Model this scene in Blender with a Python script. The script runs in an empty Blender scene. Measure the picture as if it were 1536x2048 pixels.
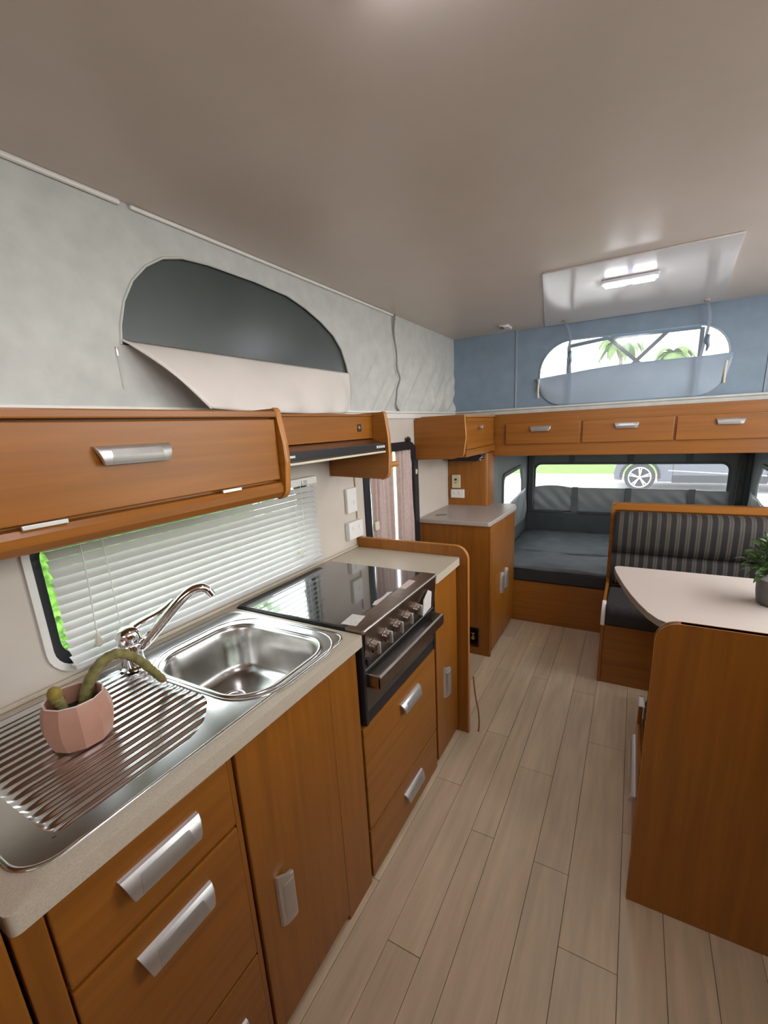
import bpy, bmesh, math, random
from mathutils import Vector, Matrix, noise
random.seed(7)
SC = bpy.context.scene
COL = SC.collection
PI = math.pi

# ------------------------------------------------------------------ camera
def make_camera():
    zc, yaw, pitch, roll = 1.46998, 0.509007, 0.247788, -0.049198
    cY, sY, cp, sp, cr, sr = math.cos(yaw), math.sin(yaw), math.cos(pitch), math.sin(pitch), math.cos(roll), math.sin(roll)
    F = Vector((-sY*cp, cY*cp, -sp)); R = Vector((cY, sY, 0)); U = R.cross(F)
    R2 = R*cr + U*sr; U2 = U*cr - R*sr
    cd = bpy.data.cameras.new('camera'); cam = bpy.data.objects.new('camera', cd); COL.objects.link(cam)
    m = Matrix(((R2.x, U2.x, -F.x, 0), (R2.y, U2.y, -F.y, 0), (R2.z, U2.z, -F.z, zc), (0, 0, 0, 1)))
    cam.matrix_world = m
    cd.sensor_fit = 'VERTICAL'; cd.sensor_height = 36; cd.sensor_width = 27
    cd.lens = 874.2757/2048*36
    cd.shift_x = -13.8/2048; cd.shift_y = 53.06/2048
    cd.clip_start = 0.02; cd.clip_end = 500
    SC.camera = cam
make_camera()

# ------------------------------------------------------------------ sky, exposure
def make_world():
    w = bpy.data.worlds.new('overcast_sky'); SC.world = w; w.use_nodes = True
    nt = w.node_tree; nt.nodes.clear()
    out = nt.nodes.new('ShaderNodeOutputWorld'); bg = nt.nodes.new('ShaderNodeBackground')
    tc = nt.nodes.new('ShaderNodeTexCoord'); sep = nt.nodes.new('ShaderNodeSeparateXYZ')
    rmp = nt.nodes.new('ShaderNodeValToRGB')
    rmp.color_ramp.elements[0].position = 0.0; rmp.color_ramp.elements[0].color = (1.0, 0.99, 0.97, 1)
    rmp.color_ramp.elements[1].position = 0.9; rmp.color_ramp.elements[1].color = (0.80, 0.90, 1.0, 1)
    nt.links.new(tc.outputs['Generated'], sep.inputs[0]); nt.links.new(sep.outputs['Z'], rmp.inputs[0])
    nt.links.new(rmp.outputs[0], bg.inputs[0]); bg.inputs[1].default_value = 7.0
    nt.links.new(bg.outputs[0], out.inputs[0])
make_world()
SC.view_settings.view_transform = 'Standard'; SC.view_settings.look = 'None'
SC.view_settings.gamma = 1; SC.view_settings.use_curve_mapping = False
SC.view_settings.exposure = 0.60

def portal(loc, rot, sx, sy):      # sampling hint at a real window opening, gives no light of its own
    ld = bpy.data.lights.new('window_portal', 'AREA'); ld.shape = 'RECTANGLE'; ld.size = sx; ld.size_y = sy
    ld.cycles.is_portal = True
    o = bpy.data.objects.new('window_portal', ld); COL.objects.link(o); o.location = loc; o.rotation_euler = rot
XR = 1.08      # right wall
YB = -1.75     # rear wall
XW = -1.185    # kitchen wall
YF = 3.17      # front wall of the van body
ZC = 2.055     # roof
portal((XR+.03, .05, 1.80), (0, PI/2, 0), .44, 1.6)
portal((XR+.03, 1.98, 1.80), (0, PI/2, 0), .44, 1.6)
portal((XR+.03, 2.1, 1.20), (0, PI/2, 0), .45, 1.1)
portal((0, YB-.03, 1.80), (-PI/2, 0, PI), 1.1, .32)
portal((-.08, YF+.06, 1.84), (PI/2, 0, PI), .95, .3)
portal((-.08, 4.50, .95), (PI/2, 0, PI), 1.5, .22)
portal((XW-.05, .94, 1.12), (0, -PI/2, 0), .36, 1.0)

# ------------------------------------------------------------------ materials
def new_mat(name):
    m = bpy.data.materials.new(name); m.use_nodes = True
    return m, m.node_tree, m.node_tree.nodes['Principled BSDF']
def mat(name, col, rough=.5, metal=0, var=.06, vscale=30, bump=0, bscale=80, spec=.5, coat=0, emit=None, estr=0, stretch=(1,1,1), trans=0, alpha=1, contrast=None):
    m, nt, b = new_mat(name)
    tc = nt.nodes.new('ShaderNodeTexCoord'); mp = nt.nodes.new('ShaderNodeMapping')
    mp.inputs['Scale'].default_value = stretch
    nt.links.new(tc.outputs['Object'], mp.inputs[0])
    nz = nt.nodes.new('ShaderNodeTexNoise'); nz.inputs['Scale'].default_value = vscale; nz.inputs['Detail'].default_value = 4
    nt.links.new(mp.outputs[0], nz.inputs[0])
    r = nt.nodes.new('ShaderNodeValToRGB')
    c2 = contrast or tuple(max(0, c*(1-var*2)) for c in col)
    c1 = tuple(min(1, c*(1+var)) for c in col)
    r.color_ramp.elements[0].position = .3; r.color_ramp.elements[0].color = (*c2, 1)
    r.color_ramp.elements[1].position = .7; r.color_ramp.elements[1].color = (*c1, 1)
    nt.links.new(nz.outputs[0], r.inputs[0]); nt.links.new(r.outputs[0], b.inputs['Base Color'])
    b.inputs['Roughness'].default_value = rough; b.inputs['Metallic'].default_value = metal
    b.inputs['Specular IOR Level'].default_value = spec; b.inputs['Coat Weight'].default_value = coat
    b.inputs['Coat Roughness'].default_value = .12
    if bump:
        n2 = nt.nodes.new('ShaderNodeTexNoise'); n2.inputs['Scale'].default_value = bscale; n2.inputs['Detail'].default_value = 3
        nt.links.new(mp.outputs[0], n2.inputs[0])
        bp = nt.nodes.new('ShaderNodeBump'); bp.inputs['Strength'].default_value = bump; bp.inputs['Distance'].default_value = .004
        nt.links.new(n2.outputs[0], bp.inputs['Height']); nt.links.new(bp.outputs[0], b.inputs['Normal'])
    if emit:
        b.inputs['Emission Color'].default_value = (*emit, 1); b.inputs['Emission Strength'].default_value = estr
    return m
def pane_mat(name, tint, clear=.9, rough=.05, haze=0.0):
    m, nt, b = new_mat(name)
    nt.nodes.remove(b); out = nt.nodes['Material Output']
    t = nt.nodes.new('ShaderNodeBsdfTransparent'); t.inputs[0].default_value = (*tint, 1)
    g = nt.nodes.new('ShaderNodeBsdfGlossy'); g.inputs['Roughness'].default_value = rough
    mx = nt.nodes.new('ShaderNodeMixShader'); mx.inputs[0].default_value = 1-clear
    nt.links.new(t.outputs[0], mx.inputs[1]); nt.links.new(g.outputs[0], mx.inputs[2])
    last = mx
    if haze:
        d = nt.nodes.new('ShaderNodeBsdfTranslucent'); d.inputs[0].default_value = (.8, .8, .8, 1)
        m2 = nt.nodes.new('ShaderNodeMixShader'); m2.inputs[0].default_value = haze
        nt.links.new(mx.outputs[0], m2.inputs[1]); nt.links.new(d.outputs[0], m2.inputs[2]); last = m2
    nt.links.new(last.outputs[0], out.inputs[0])
    return m
WOODC = (.285, .098, .0105)
def wood(name, axis, col=WOODC, dark=.80, rough=.34):
    st = {'x': (1.6, 38, 38), 'y': (38, 1.6, 38), 'z': (38, 38, 1.6)}[axis]
    m, nt, b = new_mat(name)
    tc = nt.nodes.new('ShaderNodeTexCoord'); mp = nt.nodes.new('ShaderNodeMapping'); mp.inputs['Scale'].default_value = st
    nt.links.new(tc.outputs['Object'], mp.inputs[0])
    nz = nt.nodes.new('ShaderNodeTexNoise'); nz.inputs['Scale'].default_value = 1.2; nz.inputs['Detail'].default_value = 6; nz.inputs['Distortion'].default_value = .4
    nt.links.new(mp.outputs[0], nz.inputs[0])
    r = nt.nodes.new('ShaderNodeValToRGB')
    r.color_ramp.elements[0].position = .32; r.color_ramp.elements[0].color = (*[c*dark for c in col], 1)
    r.color_ramp.elements[1].position = .68; r.color_ramp.elements[1].color = (*[min(1, c*1.08) for c in col], 1)
    nt.links.new(nz.outputs[0], r.inputs[0]); nt.links.new(r.outputs[0], b.inputs['Base Color'])
    b.inputs['Roughness'].default_value = rough; b.inputs['Specular IOR Level'].default_value = .4
    return m
M = {}
M['wood_x'] = wood('beech_laminate_grain_across', 'x')
M['wood_y'] = wood('beech_laminate_grain_along', 'y')
M['wood_z'] = wood('beech_laminate_grain_upright', 'z')
M['edge'] = wood('beech_edging', 'z', (.44, .18, .042), .9, .3)
M['dark_gap'] = mat('dark_gap', (.03, .012, .006), .8)
M['alu'] = mat('satin_aluminium', (.62, .60, .57), .42, .85, .02, 60)
M['alu_in'] = mat('brushed_aluminium_insert', (.55, .535, .50), .40, .85, .02, 60, stretch=(1, 1, 1))
M['worktop'] = mat('speckled_beige_laminate', (.53, .455, .35), .38, 0, .08, 400)
M['table'] = mat('pale_table_laminate', (.55, .455, .39), .36, 0, .05, 300)
M['grey_top'] = mat('greige_laminate', (.42, .36, .31), .35, 0, .08, 350)
M['steel'] = mat('stainless_steel', (.66, .66, .66), .20, 1, .02, 60)
M['steel_bowl'] = mat('stainless_steel_bowl', (.58, .57, .55), .24, 1, .05, 25)
M['chrome'] = mat('chrome', (.85, .86, .88), .06, 1, .01)
M['steel_br'] = mat('bronzed_stainless', (.36, .30, .26), .28, 1, .05, 60)
M['black_glass'] = mat('black_glass', (.012, .014, .014), .03, 0, .02, spec=.9, coat=1)
M['black'] = mat('black_plastic', (.014, .014, .017), .35, 0, .05)
M['black_frame'] = mat('black_window_rubber', (.012, .014, .020), .4, 0, .05)
M['wall'] = mat('cream_wall_panel', (.56, .50, .43), .5, 0, .02, 8, bump=.05, bscale=40)
M['ceiling'] = mat('ceiling_lining', (.62, .54, .465), .34, 0, .03, 3, bump=.12, bscale=4)
M['reflection_gloss'] = mat('ceiling_reflection_gloss', (.62, .58, .55), .16, 0, .02, 4, bump=.10, bscale=5)
M['white'] = mat('white_plastic', (.74, .72, .68), .4, 0, .02)
M['cream'] = mat('cream_plastic', (.66, .60, .46), .45, 0, .03)
M['ivory'] = mat('ivory_socket', (.62, .56, .36), .45, 0, .03)
M['canvas'] = mat('grey_canvas', (.50, .505, .47), .62, 0, .05, 18, bump=.3, bscale=60)
M['seam_grey'] = mat('dark_seam_tape', (.22, .225, .21), .7, 0, .05)
M['canvas_front'] = mat('haze_tinted_canvas', (.19, .255, .32), .6, 0, .06, 10, bump=.2, bscale=25)  # blue tint of haze and daylight put into the front canvas colour
M['canvas_dark'] = mat('charcoal_tent_vinyl', (.07, .082, .082), .55, 0, .08, 12, bump=.25, bscale=14)
M['canvas_mid'] = mat('grey_tent_vinyl', (.15, .165, .165), .5, 0, .06, 10, bump=.25, bscale=16)
M['flap_light'] = mat('pale_vinyl_flap', (.70, .645, .59), .38, 0, .03, 6, bump=.15, bscale=7)
M['flap_grey'] = mat('grey_vinyl_flap', (.32, .345, .345), .4, 0, .05, 8, bump=.3, bscale=9)
M['flap_blue'] = mat('blue_grey_flap', (.30, .375, .45), .45, 0, .04, 8, bump=.15, bscale=9)
M['mesh_dark'] = mat('dark_screen_vinyl', (.06, .07, .066), .28, 0, .10, 3, bump=.1, bscale=6)
M['strap'] = mat('grey_webbing', (.25, .30, .36), .7, 0, .06, 200)
M['bar'] = mat('grey_steel_bar', (.13, .17, .22), .45, .3, .04)
M['slat'] = mat('white_blind_slat', (.56, .545, .52), .32, 0, .02)
M['string'] = mat('white_cord', (.75, .72, .66), .7)
M['pink'] = mat('pink_ceramic', (.44, .225, .155), .45, 0, .05, 20)
M['pink_rim'] = mat('pale_pink_rim', (.72, .60, .54), .4)
M['soil'] = mat('dark_soil', (.04, .03, .022), .95, 0, .3, 90, bump=.8, bscale=90)
M['cactus'] = mat('olive_cactus', (.19, .165, .05), .75, 0, .2, 60, bump=.5, bscale=120)
M['cactus_tip'] = mat('yellow_cactus_tip', (.27, .19, .03), .8, 0, .2, 60)
M['red'] = mat('red_tip', (.45, .06, .05), .6)
M['pot_grey'] = mat('grey_stone_pot', (.115, .11, .105), .6, 0, .08, 40)
M['leaf'] = mat('green_leaf', (.05, .12, .015), .5, 0, .35, 30)
M['leaf_dark'] = mat('dark_green_leaf', (.03, .075, .012), .5, 0, .35, 30)
M['paper'] = mat('white_sticker_and_reflection', (.66, .62, .58), .5, 0, .1, 220)
M['paper_pink'] = mat('pinkish_sticker', (.66, .50, .47), .5, 0, .08, 200)
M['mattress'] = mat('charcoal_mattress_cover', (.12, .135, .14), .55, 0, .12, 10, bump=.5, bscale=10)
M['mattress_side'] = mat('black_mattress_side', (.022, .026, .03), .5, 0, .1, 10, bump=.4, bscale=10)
M['seat_dark'] = mat('dark_seat_fabric', (.035, .026, .025), .85, 0, .15, 60)
M['brass'] = mat('brass', (.55, .42, .20), .3, 1, .05)
M['wire_brown'] = mat('brown_cable', (.30, .14, .06), .6)
M['wire_red'] = mat('terracotta_cable', (.45, .22, .15), .6)
M['lamp'] = mat('lit_diffuser', (.9, .9, .9), .4, 0, 0, emit=(.93, .92, 1.0), estr=60)
M['lamp_blue'] = mat('blue_switch_led', (.3, .25, .9), .4, 0, 0, emit=(.35, .28, 1.0), estr=3)
M['clear'] = mat('lamp_housing', (.78, .78, .84), .25, 0, .02)
M['glass'] = pane_mat('window_glass', (.95, .97, .96), .93, .02)
M['vinyl'] = pane_mat('clear_vinyl', (.60, .61, .61), .94, .15, .03)
M['grass'] = mat('lawn', (.16, .36, .015), .9, 0, .25, 4)
M['road'] = mat('pale_concrete_road', (.50, .47, .45), .9, 0, .08, 2)
M['kerb'] = mat('clay_verge', (.45, .30, .22), .9, 0, .1, 5)
M['hedge'] = mat('hedge_leaf', (.22, .48, .06), .7, 0, .4, 20)
M['car'] = mat('grey_car_paint', (.13, .14, .17), .25, .3, .02, coat=.8)
M['car_trim'] = mat('black_car_trim', (.03, .03, .035), .9)
M['tyre'] = mat('tyre_rubber', (.03, .03, .033), .95)
M['palm'] = mat('palm_frond', (.17, .26, .06), .7, 0, .2, 4)
M['trunk'] = mat('palm_trunk', (.30, .24, .18), .9, 0, .2, 8)

def stripes():
    m, nt, b = new_mat('striped_upholstery')
    tc = nt.nodes.new('ShaderNodeTexCoord'); sep = nt.nodes.new('ShaderNodeSeparateXYZ')
    nt.links.new(tc.outputs['Object'], sep.inputs[0])
    mu = nt.nodes.new('ShaderNodeMath'); mu.operation = 'MULTIPLY'; mu.inputs[1].default_value = 1/.047
    nt.links.new(sep.outputs['X'], mu.inputs[0])
    fr = nt.nodes.new('ShaderNodeMath'); fr.operation = 'FRACT'; nt.links.new(mu.outputs[0], fr.inputs[0])
    r = nt.nodes.new('ShaderNodeValToRGB'); cr = r.color_ramp; cr.interpolation = 'CONSTANT'
    dk, lt, br = (.013, .010, .009, 1), (.072, .060, .047, 1), (.036, .022, .017, 1)
    cr.elements[0].position = 0; cr.elements[0].color = dk
    cr.elements[1].position = .46; cr.elements[1].color = lt
    for p, c in ((.66, br), (.72, lt), (.90, dk)):
        e = cr.elements.new(p); e.color = c
    nt.links.new(fr.outputs[0], r.inputs[0]); nt.links.new(r.outputs[0], b.inputs['Base Color'])
    b.inputs['Roughness'].default_value = .85
    return m
M['stripe'] = stripes()
def curtain_mat():
    m = mat('mauve_curtain_fabric', (.50, .38, .34), .5, 0, .06, 60, bump=.1, bscale=100)
    return m
M['curtain'] = curtain_mat()
def plank_mat(i, c):
    return mat('oak_vinyl_plank_%d' % i, c, .42, 0, .10, 1.5, bump=.06, bscale=6, stretch=(26, 2.2, 26), contrast=tuple(k*.86 for k in c))
PLK = [plank_mat(i, c) for i, c in enumerate([(.59, .45, .295), (.64, .50, .33), (.57, .44, .295), (.60, .47, .315), (.535, .405, .275)])]

# ------------------------------------------------------------------ object helpers
ORG = {}
def tag(o, label=None, cat=None, group=None, kind=None):
    if label: o['label'] = label
    if cat: o['category'] = cat
    if group: o['group'] = group
    if kind: o['kind'] = kind
    return o
def thing(name, label, cat, loc=(0, 0, 0), group=None):
    o = bpy.data.objects.new(name, None); COL.objects.link(o); o.location = loc; o.empty_display_size = .05
    ORG[o.name] = Vector(loc); return tag(o, label, cat, group)

class MB:
    def __init__(s): s.bm = bmesh.new(); s.curved = False
    def box(s, x0, x1, y0, y1, z0, z1, bev=0, seg=2):
        b = bmesh.new(); bmesh.ops.create_cube(b, size=1)
        for v in b.verts:
            v.co = Vector(((x0+x1)/2+v.co.x*(x1-x0), (y0+y1)/2+v.co.y*(y1-y0), (z0+z1)/2+v.co.z*(z1-z0)))
        if bev: bmesh.ops.bevel(b, geom=b.edges[:], offset=bev, segments=seg, affect='EDGES', profile=.5)
        s.add(b); return s
    def add(s, b, mtx=None):
        if mtx is not None: bmesh.ops.transform(b, matrix=mtx, verts=b.verts[:])
        me = bpy.data.meshes.new('t'); b.to_mesh(me); b.free(); s.bm.from_mesh(me); bpy.data.meshes.remove(me); return s
    def obox(s, size, mtx, bev=0):
        b = bmesh.new(); bmesh.ops.create_cube(b, size=1)
        for v in b.verts: v.co = Vector((v.co.x*size[0], v.co.y*size[1], v.co.z*size[2]))
        if bev: bmesh.ops.bevel(b, geom=b.edges[:], offset=bev, segments=2, affect='EDGES', profile=.5)
        return s.add(b, mtx)
    def rings(s, rings, cap0=True, cap1=True, closed=True):
        s.curved = True; bm = s.bm; vs = [[bm.verts.new(p) for p in r] for r in rings]
        n = len(rings[0])
        for a, b in zip(vs[:-1], vs[1:]):
            for i in range(n if closed else n-1):
                j = (i+1) % n
                bm.faces.new((a[i], a[j], b[j], b[i]))
        if closed and cap0: bm.faces.new(vs[0][::-1])
        if closed and cap1: bm.faces.new(vs[-1])
        return s
    def tube(s, pts, r, seg=10, caps=True):
        pts = [Vector(p) for p in pts]; n = len(pts)
        rr = r if isinstance(r, (list, tuple)) else [r]*n
        t0 = (pts[1]-pts[0]).normalized(); up = Vector((0, 0, 1))
        if abs(t0.dot(up)) > .9: up = Vector((1, 0, 0))
        nrm = t0.cross(up).normalized(); R = []
        for i, p in enumerate(pts):
            t = (pts[min(i+1, n-1)]-pts[max(i-1, 0)]).normalized()
            nrm = (nrm - t*nrm.dot(t)).normalized(); bn = t.cross(nrm)
            R.append([p+(nrm*math.cos(2*PI*k/seg)+bn*math.sin(2*PI*k/seg))*rr[i] for k in range(seg)])
        return s.rings(R, caps, caps)
    def cyl(s, p0, p1, r, seg=20, r1=None): return s.tube([p0, p1], [r, r if r1 is None else r1], seg)
    def lathe(s, c, prof, seg=24, cap0=True, cap1=True):
        return s.rings([[Vector((c[0]+r*math.cos(2*PI*k/seg), c[1]+r*math.sin(2*PI*k/seg), c[2]+z)) for k in range(seg)] for r, z in prof], cap0, cap1)
    def prism(s, pts, ax, a0, a1, bev=0):
        """closed 2D outline extruded along an axis; 2D axes: x->(y,z)  y->(x,z)  z->(x,y)"""
        def P(p, a): return {'x': (a, p[0], p[1]), 'y': (p[0], a, p[1]), 'z': (p[0], p[1], a)}[ax]
        b = bmesh.new(); lo = [b.verts.new(P(p, a0)) for p in pts]; hi = [b.verts.new(P(p, a1)) for p in pts]
        b.faces.new(lo); b.faces.new(hi[::-1]); n = len(pts)
        for i in range(n): b.faces.new((lo[i], hi[i], hi[(i+1) % n], lo[(i+1) % n]))
        bmesh.ops.recalc_face_normals(b, faces=b.faces[:])
        if bev:
            es = [e for e in b.edges if len(e.link_faces) == 2 and any(len(f.verts) == n for f in e.link_faces)]
            bmesh.ops.bevel(b, geom=es, offset=bev, segments=2, affect='EDGES', profile=.5)
        return s.add(b)
    def plate(s, outer, holes, ax, a0, a1):
        def P(p, a): return {'x': (a, p[0], p[1]), 'y': (p[0], a, p[1]), 'z': (p[0], p[1], a)}[ax]
        b = bmesh.new(); loops = [outer]+list(holes)
        es = []; L0 = []
        for lp in loops:
            vs = [b.verts.new(P(p, a0)) for p in lp]; L0.append(vs)
            for i in range(len(vs)): es.append(b.edges.new((vs[i], vs[(i+1) % len(vs)])))
        bmesh.ops.triangle_fill(b, use_beauty=True, use_dissolve=False, edges=es)
        faces = b.faces[:]
        mp = {}
        for lp, vs in zip(loops, L0):
            for p, v in zip(lp, vs): mp[v] = b.verts.new(P(p, a1))
        for f in faces: b.faces.new([mp[v] for v in f.verts][::-1])
        for vs in L0:
            n = len(vs)
            for i in range(n):
                a, c = vs[i], vs[(i+1) % n]; b.faces.new((a, c, mp[c], mp[a]))
        bmesh.ops.recalc_face_normals(b, faces=b.faces[:])
        return s.add(b)
    def grid(s, f, nu, nv):
        s.curved = True; bm = s.bm; V = [[bm.verts.new(f(i/(nu-1), j/(nv-1))) for j in range(nv)] for i in range(nu)]
        for i in range(nu-1):
            for j in range(nv-1): bm.faces.new((V[i][j], V[i+1][j], V[i+1][j+1], V[i][j+1]))
        return s
    def build(s, name, m, parent=None, smooth=True, angle=None, recalc=True, solid=0, kind=None):
        if recalc: bmesh.ops.recalc_face_normals(s.bm, faces=s.bm.faces[:])
        if parent is not None: org = ORG[parent.name]
        else:
            xs = [v.co.x for v in s.bm.verts]; ys = [v.co.y for v in s.bm.verts]; zs = [v.co.z for v in s.bm.verts]
            org = Vector(((min(xs)+max(xs))/2, (min(ys)+max(ys))/2, min(zs)))
        for v in s.bm.verts: v.co -= org
        me = bpy.data.meshes.new(name); s.bm.to_mesh(me); s.bm.free()
        if smooth:
            if angle is None: angle = 40 if s.curved else 22
            me.shade_smooth(); me.set_sharp_from_angle(angle=math.radians(angle))
        me.materials.append(M[m] if isinstance(m, str) else m)
        o = bpy.data.objects.new(name, me); COL.objects.link(o)
        if parent is not None: o.parent = parent
        else: o.location = org
        ORG[o.name] = org.copy()
        if solid:
            md = o.modifiers.new('thickness', 'SOLIDIFY'); md.thickness = solid; md.offset = 0
        if kind: o['kind'] = kind
        return o
def round_poly(pts, n=6):
    """pts: (x, y, r) corners -> outline with rounded corners"""
    out = []; N = len(pts)
    for i in range(N):
        x, y, r = pts[i]; p = Vector((x, y)); a = Vector(pts[i-1][:2]); c = Vector(pts[(i+1) % N][:2])
        if r <= 0: out.append((x, y)); continue
        u = (a-p).normalized(); w = (c-p).normalized(); ang = u.angle(w); d = r/math.tan(ang/2)
        d = min(d, (a-p).length*.49, (c-p).length*.49); rr = d*math.tan(ang/2)
        ctr = p+(u+w).normalized()*(rr/math.sin(ang/2)); s = p+u*d; e = p+w*d
        a0 = math.atan2(s.y-ctr.y, s.x-ctr.x); a1 = math.atan2(e.y-ctr.y, e.x-ctr.x); da = (a1-a0+PI) % (2*PI)-PI
        for k in range(n+1):
            t = a0+da*k/n; out.append((ctr.x+rr*math.cos(t), ctr.y+rr*math.sin(t)))
    return out
def rrect(x0, x1, y0, y1, r, n=6): return round_poly([(x0, y0, r), (x1, y0, r), (x1, y1, r), (x0, y1, r)], n)
def bez(p, n=16):
    """Catmull-Rom through points"""
    p = [Vector(q) for q in p]; P = [p[0]*2-p[1]]+p+[p[-1]*2-p[-2]]; out = []
    for i in range(1, len(P)-2):
        for k in range(n):
            t = k/n; a, b, c, d = P[i-1], P[i], P[i+1], P[i+2]
            out.append(.5*((2*b)+(c-a)*t+(2*a-5*b+4*c-d)*t*t+(3*b-a-3*c+d)*t**3))
    out.append(p[-1]); return out

def handle(parent, center, along, up, out, L=.15, H=.040, D=.020):
    """aluminium lip pull: slanted-end shell with an inset grip plate"""
    A, Uv, O = Vector(along), Vector(up), Vector(out); C = Vector(center)
    prof = [(H*.5, .000), (H*.45, .007), (H*.22, .0155), (-.05*H, .0195), (-H*.34, D), (-H*.5, D*.92), (-H*.5, D*.60), (-H*.1, D*.55), (H*.40, .0)]
    def P(a, u, o): return C+A*a+Uv*u+O*o
    mb = MB(); R = []
    for t in (-1, -.97, .97, 1):
        ring = []
        for u, o in prof:
            sl = (1-(.5+u/H)*1.0)*.010
            k = abs(t) == 1
            ring.append(P(t*(L/2)-math.copysign(sl, t), u, o*(.93 if k else 1)))
        R.append(ring)
    mb.rings(R)
    h = mb.build('handle', 'alu', parent, angle=30)
    mb = MB(); R = []
    pr = [(H*.30, .0150), (H*.22, .0165), (-.05*H, .0205), (-H*.34, D+.001), (-H*.42, D), (-H*.3, D*.7), (0, D*.6)]
    for t in (-1, 1):
        R.append([P(t*(L/2-.022)-math.copysign((.5+u/H)*.007, t), u, o) for u, o in pr])
    mb.rings(R)
    ORG[h.name] = ORG[parent.name]
    return h, mb
def add_handle(parent, *a, **k):
    h, mb = handle(parent, *a, **k)
    # grip insert joined as its own piece of the same handle mesh with a second material
    me2 = bpy.data.meshes.new('t'); bmesh.ops.recalc_face_normals(mb.bm, faces=mb.bm.faces[:])
    for v in mb.bm.verts: v.co -= ORG[parent.name]
    b = bmesh.new(); b.from_mesh(h.data); n0 = len(b.faces); mb.bm.to_mesh(me2); mb.bm.free(); b.from_mesh(me2)
    b.faces.ensure_lookup_table()
    for f in b.faces[n0:]: f.material_index = 1; f.smooth = True
    b.to_mesh(h.data); b.free(); bpy.data.meshes.remove(me2)
    h.data.materials.append(M['alu_in']); h.data.set_sharp_from_angle(angle=math.radians(30))
    return h

# ================================================================== SETTING
# ---- floor with separate planks
fl = MB().box(XW, XR, YB, YF+.02, -.06, -.004).build('floor', 'dark_gap', smooth=False); fl['kind'] = 'structure'
edges = [-1.16, -1.06, -.955, -.85, -.745, -.64, -.53, -.425, -.34, -.195, -.083, .07, .185, .30, .42, .53, .65, .76, .87, .98, 1.07]
joints = {6: (.811, 1.826), 5: (1.45,), 9: (1.247, 2.35), 10: (1.017, 1.95), 8: (.45, 1.663), 7: (1.27, 2.4), 11: (.35, 1.5)}
for c in range(len(edges)-1):
    x0, x1 = edges[c]+.0006, edges[c+1]-.0006
    if -.70 < x1 <= .45:
        ys = [YB+.02]
        js = joints.get(c, (.6+.35*(c % 3), 1.9))
        ys += [js[0]-1.25] + list(js) + ([js[-1]+.95] if js[-1]+.95 < 3.0 else []) + [3.165]
    else: ys = [YB+.02, .3+.2*(c % 3), 1.6+.3*(c % 2), 3.165]
    ys = [y for y in ys if y >= YB+.02]
    for a, b in zip(ys[:-1], ys[1:]):
        dz = random.uniform(0, .0006)
        MB().box(x0, x1, a+.0008, b-.0008, -.0045, -.0006+dz, .0009, 1).build('plank', PLK[random.randrange(5)], fl, smooth=False)

# ---- ceiling
ce = MB().box(XW-.03, XR+.03, YB, YF+.03, ZC, ZC+.04).build('ceiling', 'ceiling'); ce['kind'] = 'structure'
def glossy(u, v):
    x = -.385+u*.80; y = 2.07+v*1.085
    return Vector((x, y, ZC-.004-.0015*math.sin(u*9+v*2)*math.sin(v*PI)))
MB().prism([(-.385, 2.07), (.275, 2.055), (.36, 3.155), (-.56, 3.155)], 'z', ZC-.007, ZC-.0005, .001).build('window_reflection', 'reflection_gloss', ce)  # oval window's reflection in the ceiling, built as a paler glossy slab
t3 = MB().tube([(XW+.006, YB+.02, ZC-.006), (XW+.006, .80, ZC-.006)], .0065, 8).build('trim_3', 'white'); t3['kind'] = 'structure'
MB().tube([(XW+.006, .83, ZC-.006), (XW+.006, 2.25, ZC-.006)], .0055, 8).build('edge_bead', 'white', t3)

# ---- left wall, lower hard panel with kitchen window and door openings
KW = rrect(.435, 1.432, .935, 1.278, .055)
DO = round_poly([(1.875, .02, 0), (2.495, .02, 0), (2.495, 1.375, .11), (1.875, 1.375, .11)], 8)
wl = MB().plate([(YB, 0), (YF+.02, 0), (YF+.02, 1.54), (YB, 1.54)], [KW, DO], 'x', XW-.035, XW).build('wall_left', 'wall', smooth=False); wl['kind'] = 'structure'
t1 = MB().prism(round_poly([(XW, 1.518, 0), (XW+.012, 1.518, .003), (XW+.014, 1.545, .003), (XW+.024, 1.548, .003), (XW+.024, 1.557, .003), (XW-.02, 1.557, 0)], 3), 'y', YB+.02, YF-.005).build('trim_1', 'white'); t1['kind'] = 'structure'

# ---- left canvas (pop-top skirt) with arched window
ARCH = [(.744, 1.712), (.752, 1.76), (.772, 1.82), (.805, 1.875), (.85, 1.92), (.905, 1.954), (.97, 1.972), (1.06, 1.979), (1.25, 1.978), (1.42, 1.968), (1.52, 1.945),
        (1.62, 1.91), (1.70, 1.87), (1.755, 1.82), (1.785, 1.76), (1.80, 1.712)]
cv = MB().plate([(YB, 1.55), (1.90, 1.55), (1.90, ZC), (YB, ZC)], [ARCH], 'x', XW-.006, XW).build('canvas_panel', 'canvas', wl, smooth=False)
def fold(u, v):
    y = 1.90+u*(YF+.02-1.90); z = 1.552+v*(ZC-1.552)
    d = 0
    m = max(0, min(1, (y-1.90)/.06)); mz = max(0, min(1, (1.90-z)/.25))
    k = (z-1.55)*.9-(y-2.0)*.95
    d += .016*math.sin(k*38+1.2*math.sin(y*5))*mz*m*(.4+.6*math.sin((y-1.9)*2.6)**2)
    d += .006*math.sin(k*71+y*9)*mz*m
    seam = 2.27+.02*math.sin(z*8)
    d -= .016*math.exp(-((y-seam)/.012)**2)*m
    d += .010*math.exp(-((y-2.77)/.016)**2)*mz
    d -= .022*math.exp(-((y-3.05)/.05)**2)*mz
    return Vector((XW+d, y, z))
MB().grid(fold, 110, 50).build('canvas_fold', 'canvas', wl, angle=80, recalc=False)
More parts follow.
